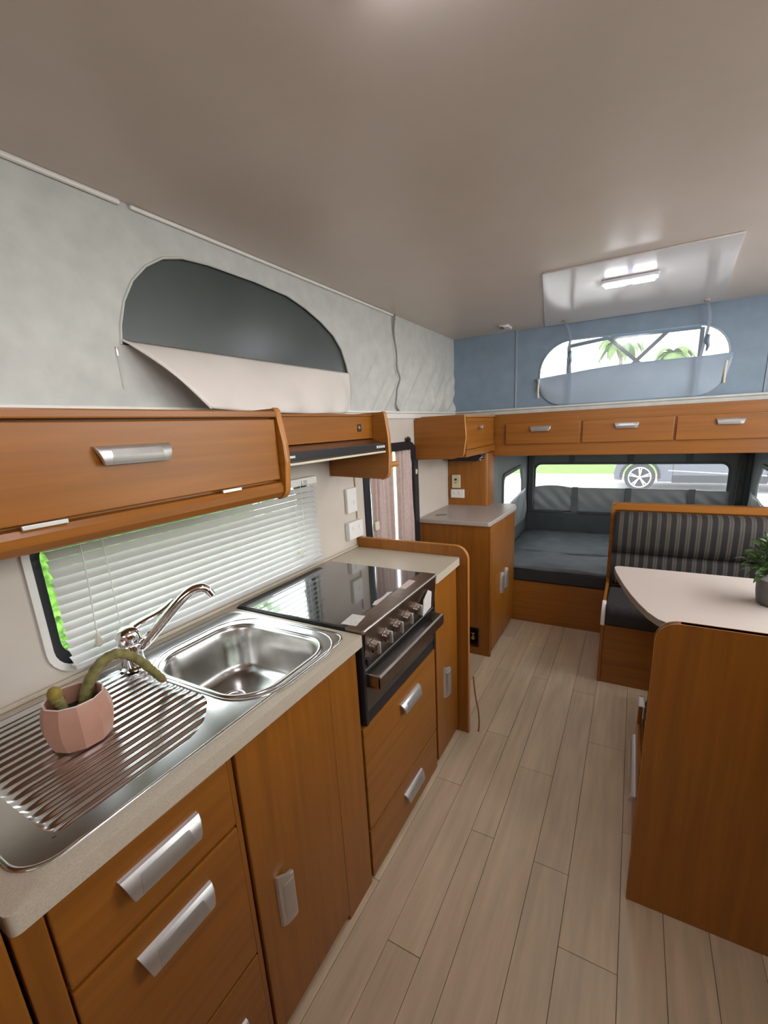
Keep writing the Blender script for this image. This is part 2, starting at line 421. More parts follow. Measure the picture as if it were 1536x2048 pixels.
MB().tube([fold((2.27-1.90)/(YF+.02-1.90), v/20)+Vector((.014, 0, 0)) for v in range(21)], .0045, 6).build('canvas_seam', 'seam_grey', wl)
# window_2: the arched canvas window
w2 = MB().plate([(.72, 1.545), (1.83, 1.545), (1.83, 2.0), (.72, 2.0)], [], 'x', XW-.014, XW-.010).build('window_2', 'mesh_dark'); w2['kind'] = 'structure'
MB().tube([(XW+.001, y, z) for y, z in ARCH], .0035, 6).build('piping', 'canvas', w2)
mb = MB().box(XW, XW+.004, .726, .732, 1.682, 1.704, .001); mb.tube([(XW+.002, .729, 1.682), (XW+.002, .729, 1.60)], .0012, 5)
mb.build('zip_pull', 'alu', w2)
def flap(u, v):
    # v 0 top hinge line .. 1 lower hem hanging forward over the locker top
    y0 = .748+.150*v**1.15; y1 = 1.80-.0*v
    y = y0+(y1-y0)*u
    zt = 1.722; zb = 1.548
    z = zt+(zb-zt)*v-.010*math.sin(u*PI)*v
    bulge = (.15+.85*(1-u)**.7)
    x = XW+.006+.115*bulge*math.sin(v*PI*.5)**.8*(1 if u < .9 else (1-u)/.1*.9+.1)
    x += .010*math.sin(u*14+v*4)*v*(1-v*.3)*(1-u*.3)+.006*math.sin(u*31+v*7)*v*v
    return Vector((x, y, z))
MB().grid(flap, 60, 24).build('flap', 'flap_light', w2, angle=80, recalc=False, solid=.002)
MB().tube([flap(0, j/23)+Vector((.0, 0, 0)) for j in range(24)], .0030, 6).build('flap_hem', 'flap_light', w2)

# ---- kitchen window: black rubber frame, white trim ring, pane
def ring_plate(outer, inner, ax, a0, a1): return MB().plate(outer, [inner], ax, a0, a1)
w1 = ring_plate(rrect(.435, 1.432, .935, 1.278, .055), rrect(.458, 1.414, .958, 1.256, .045), 'x', XW-.05, XW-.004).build('window_1', 'black_frame'); w1['kind'] = 'structure'
ring_plate(rrect(.420, 1.443, .920, 1.290, .068), rrect(.436, 1.431, .936, 1.277, .054), 'x', XW+.001, XW+.007).build('window_frame', 'white', w1)
MB().plate(rrect(.45, 1.42, .95, 1.265, .05), [], 'x', XW-.040, XW-.036).build('pane', 'glass', w1, smooth=False)

# ---- entry door
d1 = ring_plate(round_poly([(1.862, .02, 0), (2.505, .02, 0), (2.505, 1.388, .12), (1.862, 1.388, .12)], 8),
                round_poly([(1.918, .06, 0), (2.448, .06, 0), (2.448, 1.340, .085), (1.918, 1.340, .085)], 8), 'x', XW-.03, XW+.008).build('door_1', 'black_frame'); d1['kind'] = 'structure'
MB().box(XW-.034, XW-.024, 1.90, 2.47, .03, .55, .003).build('door_panel', 'wall', d1)
MB().box(XW-.032, XW-.028, 1.90, 2.47, .55, 1.36).build('pane', 'glass', d1, smooth=False)
mb = MB().box(XW+.006, XW+.028, 2.345, 2.375, 1.386, 1.408, .004); mb.cyl((XW+.018, 2.36, 1.405), (XW+.018, 2.36, 1.415), .008, 12); mb.build('latch', 'black', d1)
MB().box(XW+.008, XW+.024, 1.925, 1.970, .945, .992, .006).build('door_latch', 'cream', d1)
MB().box(XW+.008, XW+.018, 2.455, 2.475, 1.185, 1.215, .004).build('strike', 'cream', d1)

# curtains over the door glass, meeting with a slit of daylight
def curtain(y0, y1, ph, name, label):
    n = 9 if y1-y0 > .25 else 7
    def f(u, v):
        z = 1.339-v*1.0; gather = .80+.20*v
        y = y0+(y1-y0)*u
        x = XW-.008+.011*math.sin(u*n*2*PI*.55+ph+.5*math.sin(v*3+u*4))+.004*math.sin(u*n*2*PI*1.2+ph*2)
        return Vector((x+.004, y+.006*math.sin(v*5+u*7), z))
    o = MB().grid(f, 90, 24).build(name, 'curtain', angle=80, recalc=False, solid=.0015)
    return tag(o, label, 'curtain', 'curtains over the entry door')
curtain(1.920, 2.201, .4, 'curtain', 'mauve pleated door curtain nearer the kitchen bench, left of the bright slit')
curtain(2.212, 2.447, 1.6, 'curtain', 'mauve pleated door curtain right of the bright slit, nearer the small cupboard')

# ---- front wall: hard part below, canvas above
wf = MB().plate([(XW-.03, 0), (XR+.03, 0), (XR+.03, 1.56), (XW-.03, 1.56)], [[(-.895, .02), (.835, .02), (.835, 1.28), (-.895, 1.28)]], 'y', YF, YF+.02).build('wall_front', 'wall', smooth=False); wf['kind'] = 'structure'
OV = []
for k in range(14): OV.append((-.43-.145*math.sin(PI/2*(1-k/13)) if False else 0, 0))
OVAL = round_poly([(-.585, 1.565, .16), (-.585, 1.955, .19), (.425, 1.945, .17), (.425, 1.565, .17)], 10)
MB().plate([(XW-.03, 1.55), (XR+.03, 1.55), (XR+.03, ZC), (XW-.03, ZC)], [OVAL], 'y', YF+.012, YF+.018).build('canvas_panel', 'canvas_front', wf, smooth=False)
t2 = MB().prism(round_poly([(YF, 1.522, 0), (YF-.012, 1.522, .003), (YF-.014, 1.545, .003), (YF-.024, 1.548, .003), (YF-.024, 1.560, .003), (YF+.01, 1.560, 0)], 3), 'x', XW+.02, XR).build('trim_2', 'canvas'); t2['kind'] = 'structure'
for sx in (-.74, .60, .90):
    MB().box(sx-.006, sx+.006, YF+.006, YF+.013, 1.56, ZC, .002).build('canvas_seam', 'strap', wf)
# window_3: oval canvas window, clear film, folded-down flap
w3 = MB().plate(round_poly([(-.575, 1.58, .15), (-.575, 1.945, .18), (.415, 1.935, .16), (.415, 1.58, .16)], 10), [], 'y', YF+.022, YF+.0235).build('window_3', 'vinyl', smooth=False); w3['kind'] = 'structure'
MB().tube([(x, YF+.011, z) for x, z in OVAL+OVAL[:1]], .005, 6).build('piping', 'flap_blue', w3)
def oflap(u, v):
    x = -.600+u*1.038
    zt = 1.738+.055*u+.008*math.sin(u*5)+(.008 if .2 < u < .9 else 0)*math.sin((u-.2)/.7*PI)
    e = min(u, 1-u)*1.038; r = .175
    zb = 1.556+(r-math.sqrt(max(0, r*r-(r-min(e, r))**2)) if e < r else 0)
    zb = min(zb, zt-.004)
    z = zt+(zb-zt)*v
    yy = YF+.004-.014*math.sin(v*PI)-.003*math.sin(u*11+v*3)
    return Vector((x, yy, z))
MB().grid(oflap, 60, 16).build('flap', 'flap_blue', w3, angle=80, recalc=False, solid=.002)
for x, z0, z1 in ((-.585, 1.735, 1.615), (.415, 1.742, 1.625)):
    MB().tube([(x, YF-.006, z0), (x-.004, YF-.012, (z0+z1)/2), (x-.002, YF-.010, z1)], .006, 6).build('tie', 'cream', w3)

# ---- right and rear walls (outside the picture; their windows let the daylight in)
wr = MB().plate([(YB, 0), (YF+.02, 0), (YF+.02, ZC), (YB, ZC)],
                [rrect(1.2, 2.75, 1.59, 2.02, .1), rrect(-.75, .85, 1.59, 2.02, .1), rrect(1.55, 2.65, .97, 1.42, .05)], 'x', XR, XR+.03).build('wall_right', 'wall', smooth=False); wr['kind'] = 'structure'
MB().box(.58, XR-.002, YB+.01, .72, 0, 1.56, .004).build('unseen_light_block', 'wood_z', wr)  # unseen cupboard added to keep window light off the lower kitchen fronts
wb = MB().plate([(XW-.03, 0), (XR+.03, 0), (XR+.03, ZC), (XW-.03, ZC)], [rrect(-.55, .55, 1.62, 1.98, .1)], 'y', YB-.03, YB).build('wall_back', 'wall', smooth=False); wb['kind'] = 'structure'

# ---- fold-out bed end: tent walls, vinyl windows
BX0, BX1, BY = -.90, .835, 4.45
be = MB().plate([(BX0, .36), (BX1, .36), (BX1, 1.30), (BX0, 1.30)], [rrect(-.825, .69, .62, 1.056, .055)], 'y', BY, BY+.008).build('wall_bed_end', 'canvas_mid', smooth=False); be['kind'] = 'structure'
MB().box(BX0+.0, BX1, BY-.035, BY-.002, .36, .60, .008).build('lower_vinyl', 'canvas_dark', be)
for x in (-.866, .775):
    MB().box(x-.026, x+.026, BY-.030, BY-.001, .60, 1.28, .008).build('corner_band', 'canvas_dark', be)
for sx in (-.50, -.015, .42):
    MB().box(sx-.022, sx+.022, BY-.012, BY-.001, 1.058, 1.28, .002).build('webbing', 'canvas_dark', be)
w4 = MB().plate(rrect(-.845, .71, .60, 1.076, .07), [rrect(-.825, .69, .62, 1.056, .055)], 'y', BY-.008, BY).build('window_4', 'canvas_dark'); w4['kind'] = 'structure'
MB().plate(rrect(-.83, .695, .615, 1.06, .055), [], 'y', BY+.010, BY+.0115).build('pane', 'vinyl', w4, smooth=False)
def bflap(u, v):
    x = -.835+u*1.545
    zt = .842+(.018*math.sin((u-.0)/.22*PI) if u < .22 else 0)-.012*max(0, (u-.78)/.22)*math.sin(u*9)
    z = zt+(.612-zt)*v
    m = 1 if u < .25 else (.35 if u < .75 else .8)
    yy = BY-.022-.014*math.sin(v*PI)-.009*m*math.sin((u*1.545-(v*.23))*46)*math.sin(v*PI)
    return Vector((x, yy, z))
MB().grid(bflap, 90, 16).build('flap', 'flap_grey', w4, angle=80, recalc=False, solid=.002)
for sx in (-.455, -.015, .455):
    MB().box(sx-.026, sx+.026, BY-.048, BY-.040, .60, .85, .002).build('flap_band', 'canvas_mid', w4)
MB().tube([(-.885, BY-.04, .60), (-.6, BY-.042, .605), (-.5, BY-.043, .618), (-.4, BY-.042, .605), (.8, BY-.04, .60)], .007, 6).build('hem', 'canvas_dark', w4)
def side_wall(nm, wn, x, dx):
    sw = MB().plate([(YF+.02, .36), (BY, .36), (BY, 1.30), (YF+.02, 1.30)], [round_poly([(3.50, .66, .05), (4.18, .66, .05), (4.18, .93, .06), (4.10, 1.06, .06), (3.50, 1.04, .06)], 5)], 'x', x, x+dx).build(nm, 'canvas_mid', smooth=False); sw['kind'] = 'structure'
    w = MB().plate(round_poly([(3.47, .63, .06), (4.21, .63, .06), (4.21, .945, .06), (4.12, 1.09, .07), (3.47, 1.07, .06)], 5),
                   [round_poly([(3.50, .66, .05), (4.18, .66, .05), (4.18, .93, .06), (4.10, 1.06, .06), (3.50, 1.04, .06)], 5)], 'x', x-dx*1.2, x).build(wn, 'canvas_dark'); w['kind'] = 'structure'
    MB().plate(round_poly([(3.50, .66, .05), (4.18, .66, .05), (4.18, .93, .06), (4.10, 1.06, .06), (3.50, 1.04, .06)], 5), [], 'x', x+dx*1.2, x+dx*1.4).build('pane', 'vinyl', w, smooth=False)
    s = -1 if dx > 0 else 1
    def f(u, v):
        y = 3.55+u*.72; zt = .80+.06*u; z = zt+(.55-zt)*v
        return Vector((x-dx*2.2-dx*(1.5*math.sin(v*PI)+.9*math.sin(u*16+v*6)*math.sin(v*PI*.8+.3)), y, z))
    MB().grid(f, 40, 14).build('flap', 'flap_grey', w, angle=80, recalc=False, solid=.002)
    return sw
side_wall('wall_bed_left', 'window_5', BX0, -.008)
side_wall('wall_bed_right', 'window_6', BX1, .008)
cb = MB().box(BX0-.01, BX1+.01, YF+.02, BY+.01, 1.30, 1.32).build('ceiling_bed', 'canvas_mid', smooth=False); cb['kind'] = 'structure'
MB().box(BX0-.01, BX1+.01, YF+.02, BY+.01, .26, .318).build('floor_bed', 'dark_gap', smooth=False)['kind'] = 'structure'

# ================================================================== KITCHEN
KX = -.655
def front(parent, name, y0, y1, z0, z1, m, x=KX, th=.016, bev=.003):
    return MB().box(x-th, x, y0, y1, z0, z1, bev).build(name, m, parent)
AX, UPZ, OUTX = (0, 1, 0), (0, 0, 1), (1, 0, 0)
G = 'kitchen base cabinets'
# drawer unit
c = thing('drawer_cabinet', 'beech drawer cabinet with aluminium pulls beneath the sink drainer', 'cabinet', (-.9, .30, 0), G)
MB().box(-1.18, KX-.017, .128, .4795, .0, .862).build('carcass', 'wood_z', c)
MB().box(KX-.017, KX-.004, .120, .157, .0, .862, .002).build('stile', 'wood_z', c)
for (z0, z1, hy, hz) in ((.700, .852, .318, .785), (.345, .692, .318, .622), (.03, .337, .34, .205)):
    d = front(c, 'drawer', .160, .468, z0, z1, 'wood_y'); ORG[d.name] = ORG[c.name]
    add_handle(d, (KX, hy, hz), AX, UPZ, OUTX, .145, .042, .022)
MB().box(KX-.017, KX-.004, .470, .482, .0, .862, .001).build('stile', 'wood_z', c)
# sink cupboard
c = thing('sink_cupboard', 'tall plain beech cupboard door with upright aluminium pull beneath the sink bowl', 'cabinet', (-.9, .72, 0), G)
mb = MB().box(-1.18, KX-.017, .486, .50, 0, .862); mb.box(-1.18, KX-.017, .92, .935, 0, .862); mb.box(-1.18, -1.165, .50, .92, 0, .862); mb.box(-1.165, KX-.017, .50, .92, 0, .08)
mb.build('carcass', 'wood_z', c)
d = front(c, 'door', .489, .802, .03, .855, 'wood_z'); add_handle(d, (KX, .562, .398), (0, 0, 1), (0, -1, 0), OUTX, .15, .040, .022)
MB().box(KX-.017, KX-.003, .805, .937, .0, .862, .002).build('stile', 'wood_z', c)
# cooker cabinet
c = thing('cooker_cabinet', 'beech cabinet of two drawers below the oven, small white-grey pulls', 'cabinet', (-.9, 1.22, 0), G)
MB().box(-1.18, KX-.017, .941, 1.498, .0, .588).build('carcass', 'wood_z', c)
for z0, z1, hz in ((.207, .584, .503), (.012, .199, .118)):
    d = front(c, 'drawer', .945, 1.495, z0, z1, 'wood_y'); add_handle(d, (KX, 1.255, hz), AX, UPZ, OUTX, .15, .040, .022)
# narrow end cupboard with raised end panel
c = thing('narrow_cupboard', 'narrow beech cupboard right of the oven with a raised rounded end panel', 'cabinet', (-.9, 1.65, 0), G)
MB().box(-1.18, KX-.017, 1.502, 1.768, .0, .862).build('carcass', 'wood_z', c)
d = front(c, 'door', 1.512, 1.758, .03, .855, 'wood_z'); add_handle(d, (KX, 1.602, .375), (0, 0, 1), (0, -1, 0), OUTX, .15, .040, .022)
EP = round_poly([(XW+.003, 0, 0), (-.607, 0, .003), (-.607, .948, .06), (XW+.003, .948, .003)], 8)
MB().prism(EP, 'y', 1.772, 1.790, .001).build('end_panel', 'wood_z', c)
tr = [(x, 1.781, z) for x, z in EP[1:-2]]
def strip(path2d, ax, a0, a1, th, shift=0):
    """flat banding following an open 2D path, width a0..a1 on the third axis"""
    mb = MB(); P = path2d; n = len(P); R = []
    for i, p in enumerate(P):
        a = Vector(P[max(i-1, 0)]); b = Vector(P[min(i+1, n-1)]); t = (b-a).normalized(); nn = Vector((t.y, -t.x))
        q0 = Vector(p)+nn*shift; q1 = Vector(p)+nn*(th+shift)
        def X(q, a): return {'x': (a, q.x, q.y), 'y': (q.x, a, q.y), 'z': (q.x, q.y, a)}[ax]
        R.append([Vector(X(q0, a0)), Vector(X(q1, a0+(a1-a0)*.15)), Vector(X(q1, a1-(a1-a0)*.15)), Vector(X(q0, a1))])
    return mb.rings(R)
strip(EP[1:], 'y', 1.771, 1.791, .003).build('edge_trim', 'edge', c)

# adjoining panel at the near end
o = MB().box(-1.18, -.640, -.05, .112, 0, .93, .004).build('end_cabinet', 'wood_z'); tag(o, 'plain beech cabinet side cut off by the frame beside the near worktop end', 'cabinet')

# worktop
SX0, SX1, SY0, SY1 = -1.150, -.672, .150, .935
sink_hole = rrect(SX0+.03, SX1-.03, SY0+.03, SY1-.03, .05)
def slab(outer, holes):
    return MB().plate(outer, holes, 'z', .866, .900)
mb = slab(round_poly([(XW+.002, .118, 0), (-.640, .118, .012), (-.640, .952, .006), (-1.150, .952, 0), (-1.150, 1.497, 0), (-.640, 1.497, .012), (-.640, 1.769, .012), (XW+.002, 1.769, 0)], 5), [sink_hole])
wt = mb.build('worktop', 'worktop'); tag(wt, 'speckled beige laminate worktop running under sink and cooker', 'worktop')
md = wt.modifiers.new('bevel', 'BEVEL'); md.width = .004; md.segments = 3; md.limit_method = 'ANGLE'; md.angle_limit = math.radians(50)
# small upstand against the wall
o = MB().box(XW+.001, XW+.010, .12, 1.768, .9005, .912, .003).build('worktop_seal', 'worktop', wt); 

# ---- sink
s = thing('sink', 'stainless steel sink with ribbed drainer set into the beige worktop', 'sink', (-.91, .55, .9))
ZS = .9022
BW = rrect(-1.060, -.692, .572, .880, .095, 10)
DR = round_poly([(-1.118, .205, .03), (-.715, .205, .03), (-.715, .47, .12), (-.80, .555, .09), (-1.118, .560, .03)], 8)
MB().plate(rrect(SX0, SX1, SY0, SY1, .055, 8), [BW, DR], 'z', .9003, ZS).build('rim_sheet', 'steel', s)
def scale_loop(lp, d):
    n = len(lp); out = []
    for i in range(n):
        a = Vector(lp[i-1]); b = Vector(lp[(i+1) % n]); t = (b-a).normalized(); out.append((lp[i][0]+t.y*d, lp[i][1]-t.x*d))
    return out
def bead(loop, r, z, name):
    pts = [Vector((x, y, z)) for x, y in loop]; R = []
    n = len(pts)
    for i in range(n):
        t = (pts[(i+1) % n]-pts[i-1]).normalized(); nn = Vector((t.y, -t.x, 0))
        R.append([pts[i]+nn*r*math.cos(a)+Vector((0, 0, 1))*r*.55*math.sin(a) for a in [2*PI*k/8 for k in range(8)]])
    R.append(R[0]); return MB().rings(R, False, False).build(name, 'steel', s, angle=60)
bead(scale_loop(rrect(SX0, SX1, SY0, SY1, .055, 8), -.003), .004, ZS-.0005, 'outer_bead')
bead(scale_loop(BW, .004), .0065, ZS+.001, 'bowl_bead')
bead(scale_loop(round_poly([(-1.075, .575, .10), (-.682, .575, .10), (-.682, .905, .10), (-1.075, .905, .10)], 8), .016), .004, ZS, 'ridge')
R = []
for d, z in ((0, 0), (-.004, -.002), (-.008, -.010), (-.013, -.06), (-.020, -.115), (-.030, -.133), (-.048, -.142), (-.085, -.1445)):
    lp = scale_loop(BW, d); R.append([Vector((x, y, ZS+z)) for x, y in lp])
mb = MB(); mb.rings(R, False, True); mb.build('bowl', 'steel_bowl', s, angle=70)
mb = MB().lathe((-.93, .72, ZS-.1444), [(.042, 0), (.042, .002), (.036, .003), (.030, 0.001), (.012, .0006)], 28); mb.build('drain', 'chrome', s)
# ribbed drainer
xs0, xs1, ys0, ys1 = -1.118, -.715, .205, .560
NR = 17
def inside(p, poly):
    c = False; n = len(poly); x, y = p
    for i in range(n):
        x1, y1 = poly[i]; x2, y2 = poly[i-1]
        if (y1 > y) != (y2 > y) and x < (x2-x1)*(y-y1)/(y2-y1)+x1: c = not c
    return c
def yend(x):     # far end of the ribs follows the curved edge of the drainer
    t = (x-xs0)/(xs1-xs0)
    return .560 if t < .78 else .560-.10*((t-.78)/.22)**1.6
def drn(u, v):
    x = xs0+u*(xs1-xs0); y0 = ys0; y1 = yend(x); y = y0+(y1-y0)*v
    e = min(u, 1-u)*(xs1-xs0); ey = min((y-y0), (y1-y))
    k = max(0, min(1, e/.012))*max(0, min(1, ey/.03))
    ph = (x-xs0)/(xs1-xs0)*NR*2*PI
    rib = (.5-.5*math.cos(ph))**.8
    return Vector((x, y, ZS-.0045*min(1, min(e, ey)/.006)+.0048*rib*k))
MB().grid(drn, NR*8+1, 40).build('drainer', 'steel', s, angle=80, recalc=False)

# ---- mixer tap
f = thing('mixer_tap', 'chrome mixer tap with raised swivel spout behind the sink bowl', 'tap', (-1.095, .565, ZS))
fx, fy = -1.095, .565
MB().lathe((fx, fy, ZS), [(.034, 0), (.034, .004), (.028, .008), (.026, .03), (.026, .062), (.024, .066)], 24).build('body', 'chrome', f)
mb = MB().lathe((fx, fy, ZS+.066), [(.026, 0), (.029, .006), (.029, .026), (.023, .040), (.010, .047)], 24)
mb.build('cartridge_cap', 'chrome', f)
lv = bez([(fx, fy, ZS+.100), (fx+.0, fy+.03, ZS+.108), (fx+.01, fy+.085, ZS+.120), (fx+.012, fy+.125, ZS+.136)], 6)
R = []
for i, p in enumerate(lv):
    w = .021-.009*i/len(lv); h = .010-.004*i/len(lv)
    R.append([p+Vector((w*math.cos(a), 0, h*math.sin(a))) for a in [2*PI*k/12 for k in range(12)]])
MB().rings(R).build('lever', 'chrome', f, angle=60)
sp = bez([(fx+.005, fy+.012, ZS+.045), (fx+.03, fy+.035, ZS+.072), (fx+.082, fy+.092, ZS+.150), (fx+.105, fy+.120, ZS+.178), (fx+.122, fy+.142, ZS+.183), (fx+.131, fy+.153, ZS+.174)], 8)
MB().tube(sp, [.0150-.0040*i/len(sp) for i in range(len(sp))], 14).build('spout', 'chrome', f, angle=60)
MB().cyl(sp[-1], sp[-1]+Vector((.006, .006, -.016)), .0105, 16).build('aerator', 'chrome', f)

# ---- pink faceted pot with trailing cactus
pc = Vector((-.918, .352, ZS+.0015))
p = thing('potted_cactus', 'pink faceted ceramic pot with drooping olive cactus stem on the sink drainer', 'plant', pc)
NF = 11
def facet(prof, m, nm, n=NF, ph=.2, flat=True, caps=(True, False)):
    R = [[Vector((pc.x+r*math.cos(2*PI*k/n+ph), pc.y+r*math.sin(2*PI*k/n+ph), pc.z+z)) for k in range(n)] for r, z in prof]
    return MB().rings(R, *caps).build(nm, m, p, angle=24 if flat else 60)
facet([(.036, 0), (.040, .001)]+[(.0435+.0165*math.sin((.12+.80*q/14)*PI)**.8, .003+.089*q/14) for q in range(15)]+[(.0485, .0935), (.0465, .092), (.0485, .06), (.0485, .05)], 'pink', 'pot', caps=(True, True))
rimloop = [Vector((pc.x+.0495*math.cos(2*PI*k/NF+.2), pc.y+.0495*math.sin(2*PI*k/NF+.2), pc.z+.093)) for k in range(NF)]
MB().tube(rimloop+rimloop[:2], .0014, 6, False).build('rim', 'pink_rim', p)
MB().lathe((pc.x, pc.y, pc.z+.056), [(.048, 0), (.03, .005), (.002, .006)], 20, False).build('soil', 'soil', p)
def stem(pts, r0, r1, nm, m, label=None):
    q = bez(pts, 8); n = len(q)
    o = MB().tube(q, [r0+(r1-r0)*i/(n-1)+.0008*math.sin(i*1.9) for i in range(n)], 12).build(nm, m, p, angle=80)
    if label: o['label'] = label
    return o
stem([(-.935, .372, pc.z+.04), (-.932, .376, .972), (-.928, .388, 1.003), (-.924, .416, 1.033), (-.922, .450, 1.036), (-.924, .486, 1.003), (-.926, .516, .955), (-.927, .533, .926)], .0122, .0090, 'stem', 'cactus', 'long arched stem drooping over the pot edge')
MB().lathe((-.927, .535, .921), [(.002, -.004), (.0072, -.001), (.0075, .003), (.003, .007)], 10).build('stem_tip', 'red', p)
stem([(-.935, .335, pc.z+.045), (-.934, .334, .978), (-.937, .331, .998)], .012, .010, 'stem', 'cactus', 'short upright stem at the back of the pot')
MB().lathe((-.938, .331, .996), [(.006, -.004), (.012, .004), (.0125, .014), (.009, .022), (.003, .026)], 10).build('bud', 'cactus_tip', p)
stem([(-.934, .352, pc.z+.05), (-.915, .358, pc.z+.066), (-.905, .372, pc.z+.058)], .008, .004, 'offshoot', 'cactus')

# ---- cooker
k = thing('cooker', 'black glass lidded cooker and oven with steel knobs set in the kitchen bench', 'cooker', (-.9, 1.22, .6))
MB().box(-1.146, KX-.004, .9545, 1.4945, .592, .8995).build('carcass', 'black', k)
MB().box(-1.142, -.703, .960, 1.490, .904, .911, .002).build('glass_lid', 'black_glass', k)
MB().box(-1.146, -.700, .956, 1.494, .8995, .9045, .001).build('hob_edge', 'black', k)
MB().prism(round_poly([(-.702, .898, 0), (-.640, .898, 0), (-.636, .905, .004), (-.640, .911, .003), (-.702, .9115, 0)], 3), 'y', .956, 1.492).build('top_rail', 'steel_br', k)
MB().tube([(-.637, .957, .909), (-.637, 1.491, .909)], .0022, 6).build('rail_highlight_edge', 'alu', k)
MB().prism([(-.640, .898), (KX+.004, .775), (KX-.006, .775), (KX-.006, .898)], 'y', .968, 1.490).build('control_panel', 'steel_br', k)
MB().box(KX-.006, KX+.008, .9545, .967, .592, .9, .002).build('side_trim', 'black', k)
MB().box(KX-.006, KX+.006, 1.4785, 1.4945, .592, .9, .002).build('side_trim', 'black', k)
nrm = Vector((.123, 0, -.0)).normalized(); pn = Vector((.99, 0, -.14)).normalized()
def knob_at(y, z=.838):
    xb = KX+.004+(-.640-KX-.004)*(z-.775)/(.898-.775)
    b = Vector((xb, y, z))
    kb = MB().tube([b, b+pn*.004, b+pn*.0045, b+pn*.016, b+pn*.019], [.0235, .023, .020, .019, .014], 20).build('knob', 'steel_br', k, angle=40)
    ORG[kb.name] = ORG[k.name]
    MB().obox((.012, .007, .040), Matrix.Translation(b+pn*.022), .002).build('grip_bar', 'alu', kb)
for y in (1.012, 1.088, 1.162, 1.236, 1.312): knob_at(y)
b = Vector((KX+.010, .982, .800)); MB().obox((.006, .014, .022), Matrix.Translation(b), .002).build('ignition_button', 'black', k)
# sticker round the right-hand knobs
mb = MB().prism([(1.350, .792), (1.425, .800), (1.436, .858), (1.405, .876), (1.362, .852)], 'x', -.6365, -.6350); mb.build('panel_sticker', 'paper', k, smooth=False)
MB().box(KX-.004, KX+.004, .968, 1.479, .770, .776, .001).build('panel_lip', 'alu', k)
# oven door with deep ledge handle
MB().box(KX-.006, KX+.004, .968, 1.478, .632, .768, .002).build('oven_door', 'black_glass', k)
mb = MB().box(-.611, -.602, .975, 1.470, .718, .757, .0015); mb.box(KX+.003, -.604, .975, 1.470, .716, .721, .001); mb.build('oven_handle', 'steel_br', k)
for yy in (.975, 1.464):
    MB().box(KX+.002, -.604, yy, yy+.006, .722, .760, .001).build('handle_end', 'steel_br', k)
MB().box(-.6105, -.6020, .975, 1.470, .757, .760, .001).build('handle_edge', 'alu', k)
MB().box(KX-.006, KX+.003, .968, 1.478, .592, .630, .002).build('bottom_trim', 'black', k)
def sticker_and_reflection(pts, m, nm='sticker_and_reflection'):
    MB().prism(pts, 'z', .9112, .9116).build(nm, m, k, smooth=False)
sticker_and_reflection([(-.728, .972), (-.734, 1.045), (-.688, 1.048), (-.676, .976)], 'paper')
sticker_and_reflection([(-.704, 1.304), (-.708, 1.393), (-.678, 1.390), (-.677, 1.298)], 'paper_pink')
sticker_and_reflection([(-.712, 1.130), (-.722, 1.16), (-.716, 1.20), (-.722, 1.25), (-.707, 1.262), (-.704, 1.20), (-.700, 1.135)], 'paper')  # pale strip standing for reflected light on the glass lid

# ================================================================== OVERHEADS ON KITCHEN WALL
G2 = 'overhead lockers'
c = thing('overhead_cabinet', 'long beech overhead locker with drop door and aluminium pull above the sink blind', 'cabinet', (-1.03, .3, 1.29))
OX = -.880
MB().box(-1.140, OX-.020, -.50, .955, 1.300, 1.515).build('carcass', 'wood_y', c)
MB().box(XW+.003, OX+.006, -.50, .955, 1.513, 1.530, .003).build('top_lip', 'wood_y', c)
d = MB().box(OX-.019, OX-.003, -.48, .952, 1.342, 1.509, .003).build('door', 'wood_y', c); ORG[d.name] = ORG[c.name]
add_handle(d, (OX-.003, .540, 1.445), AX, UPZ, OUTX, .155, .036, .018)
def bottom_rail():
    prof = [(OX-.02, 1.336), (OX-.004, 1.333), (OX+.002, 1.322), (OX+.001, 1.306), (OX-.008, 1.292), (OX-.022, 1.288), (-1.138, 1.288), (-1.138, 1.30), (OX-.03, 1.30)]
    return MB().prism(prof, 'y', -.50, .955)
bottom_rail().build('bottom_rail', 'wood_y', c)
for y0, y1 in ((.325, .395), (.740, .800)):
    MB().box(OX-.004, OX+.003, y0, y1, 1.333, 1.341, .001).build('hinge', 'alu', c)
def locker_end(par, y0, y1, zb, zt, x=OX, bulge=.016, xi=-1.140):
    pr = round_poly([(xi, zb+.012, .004), (xi, zt, .003), (x-.004, zt+.004, .012), (x+bulge*.85, zt-.09, .05), (x+bulge, zb+.11, .05), (x+.004, zb, .035)], 7)
    MB().prism(pr, 'y', y0, y1, .001).build('end_panel', 'wood_x', par)
    i0 = min(range(len(pr)), key=lambda i: abs(pr[i][0]-(x-.02))+abs(pr[i][1]-zt))
    path = [q for q in pr if q[0] > x-.05]
    strip(path, 'y', y0-.001, y1+.001, -.0025).build('edge_trim', 'edge', par)
locker_end(c, .958, .978, 1.283, 1.534)
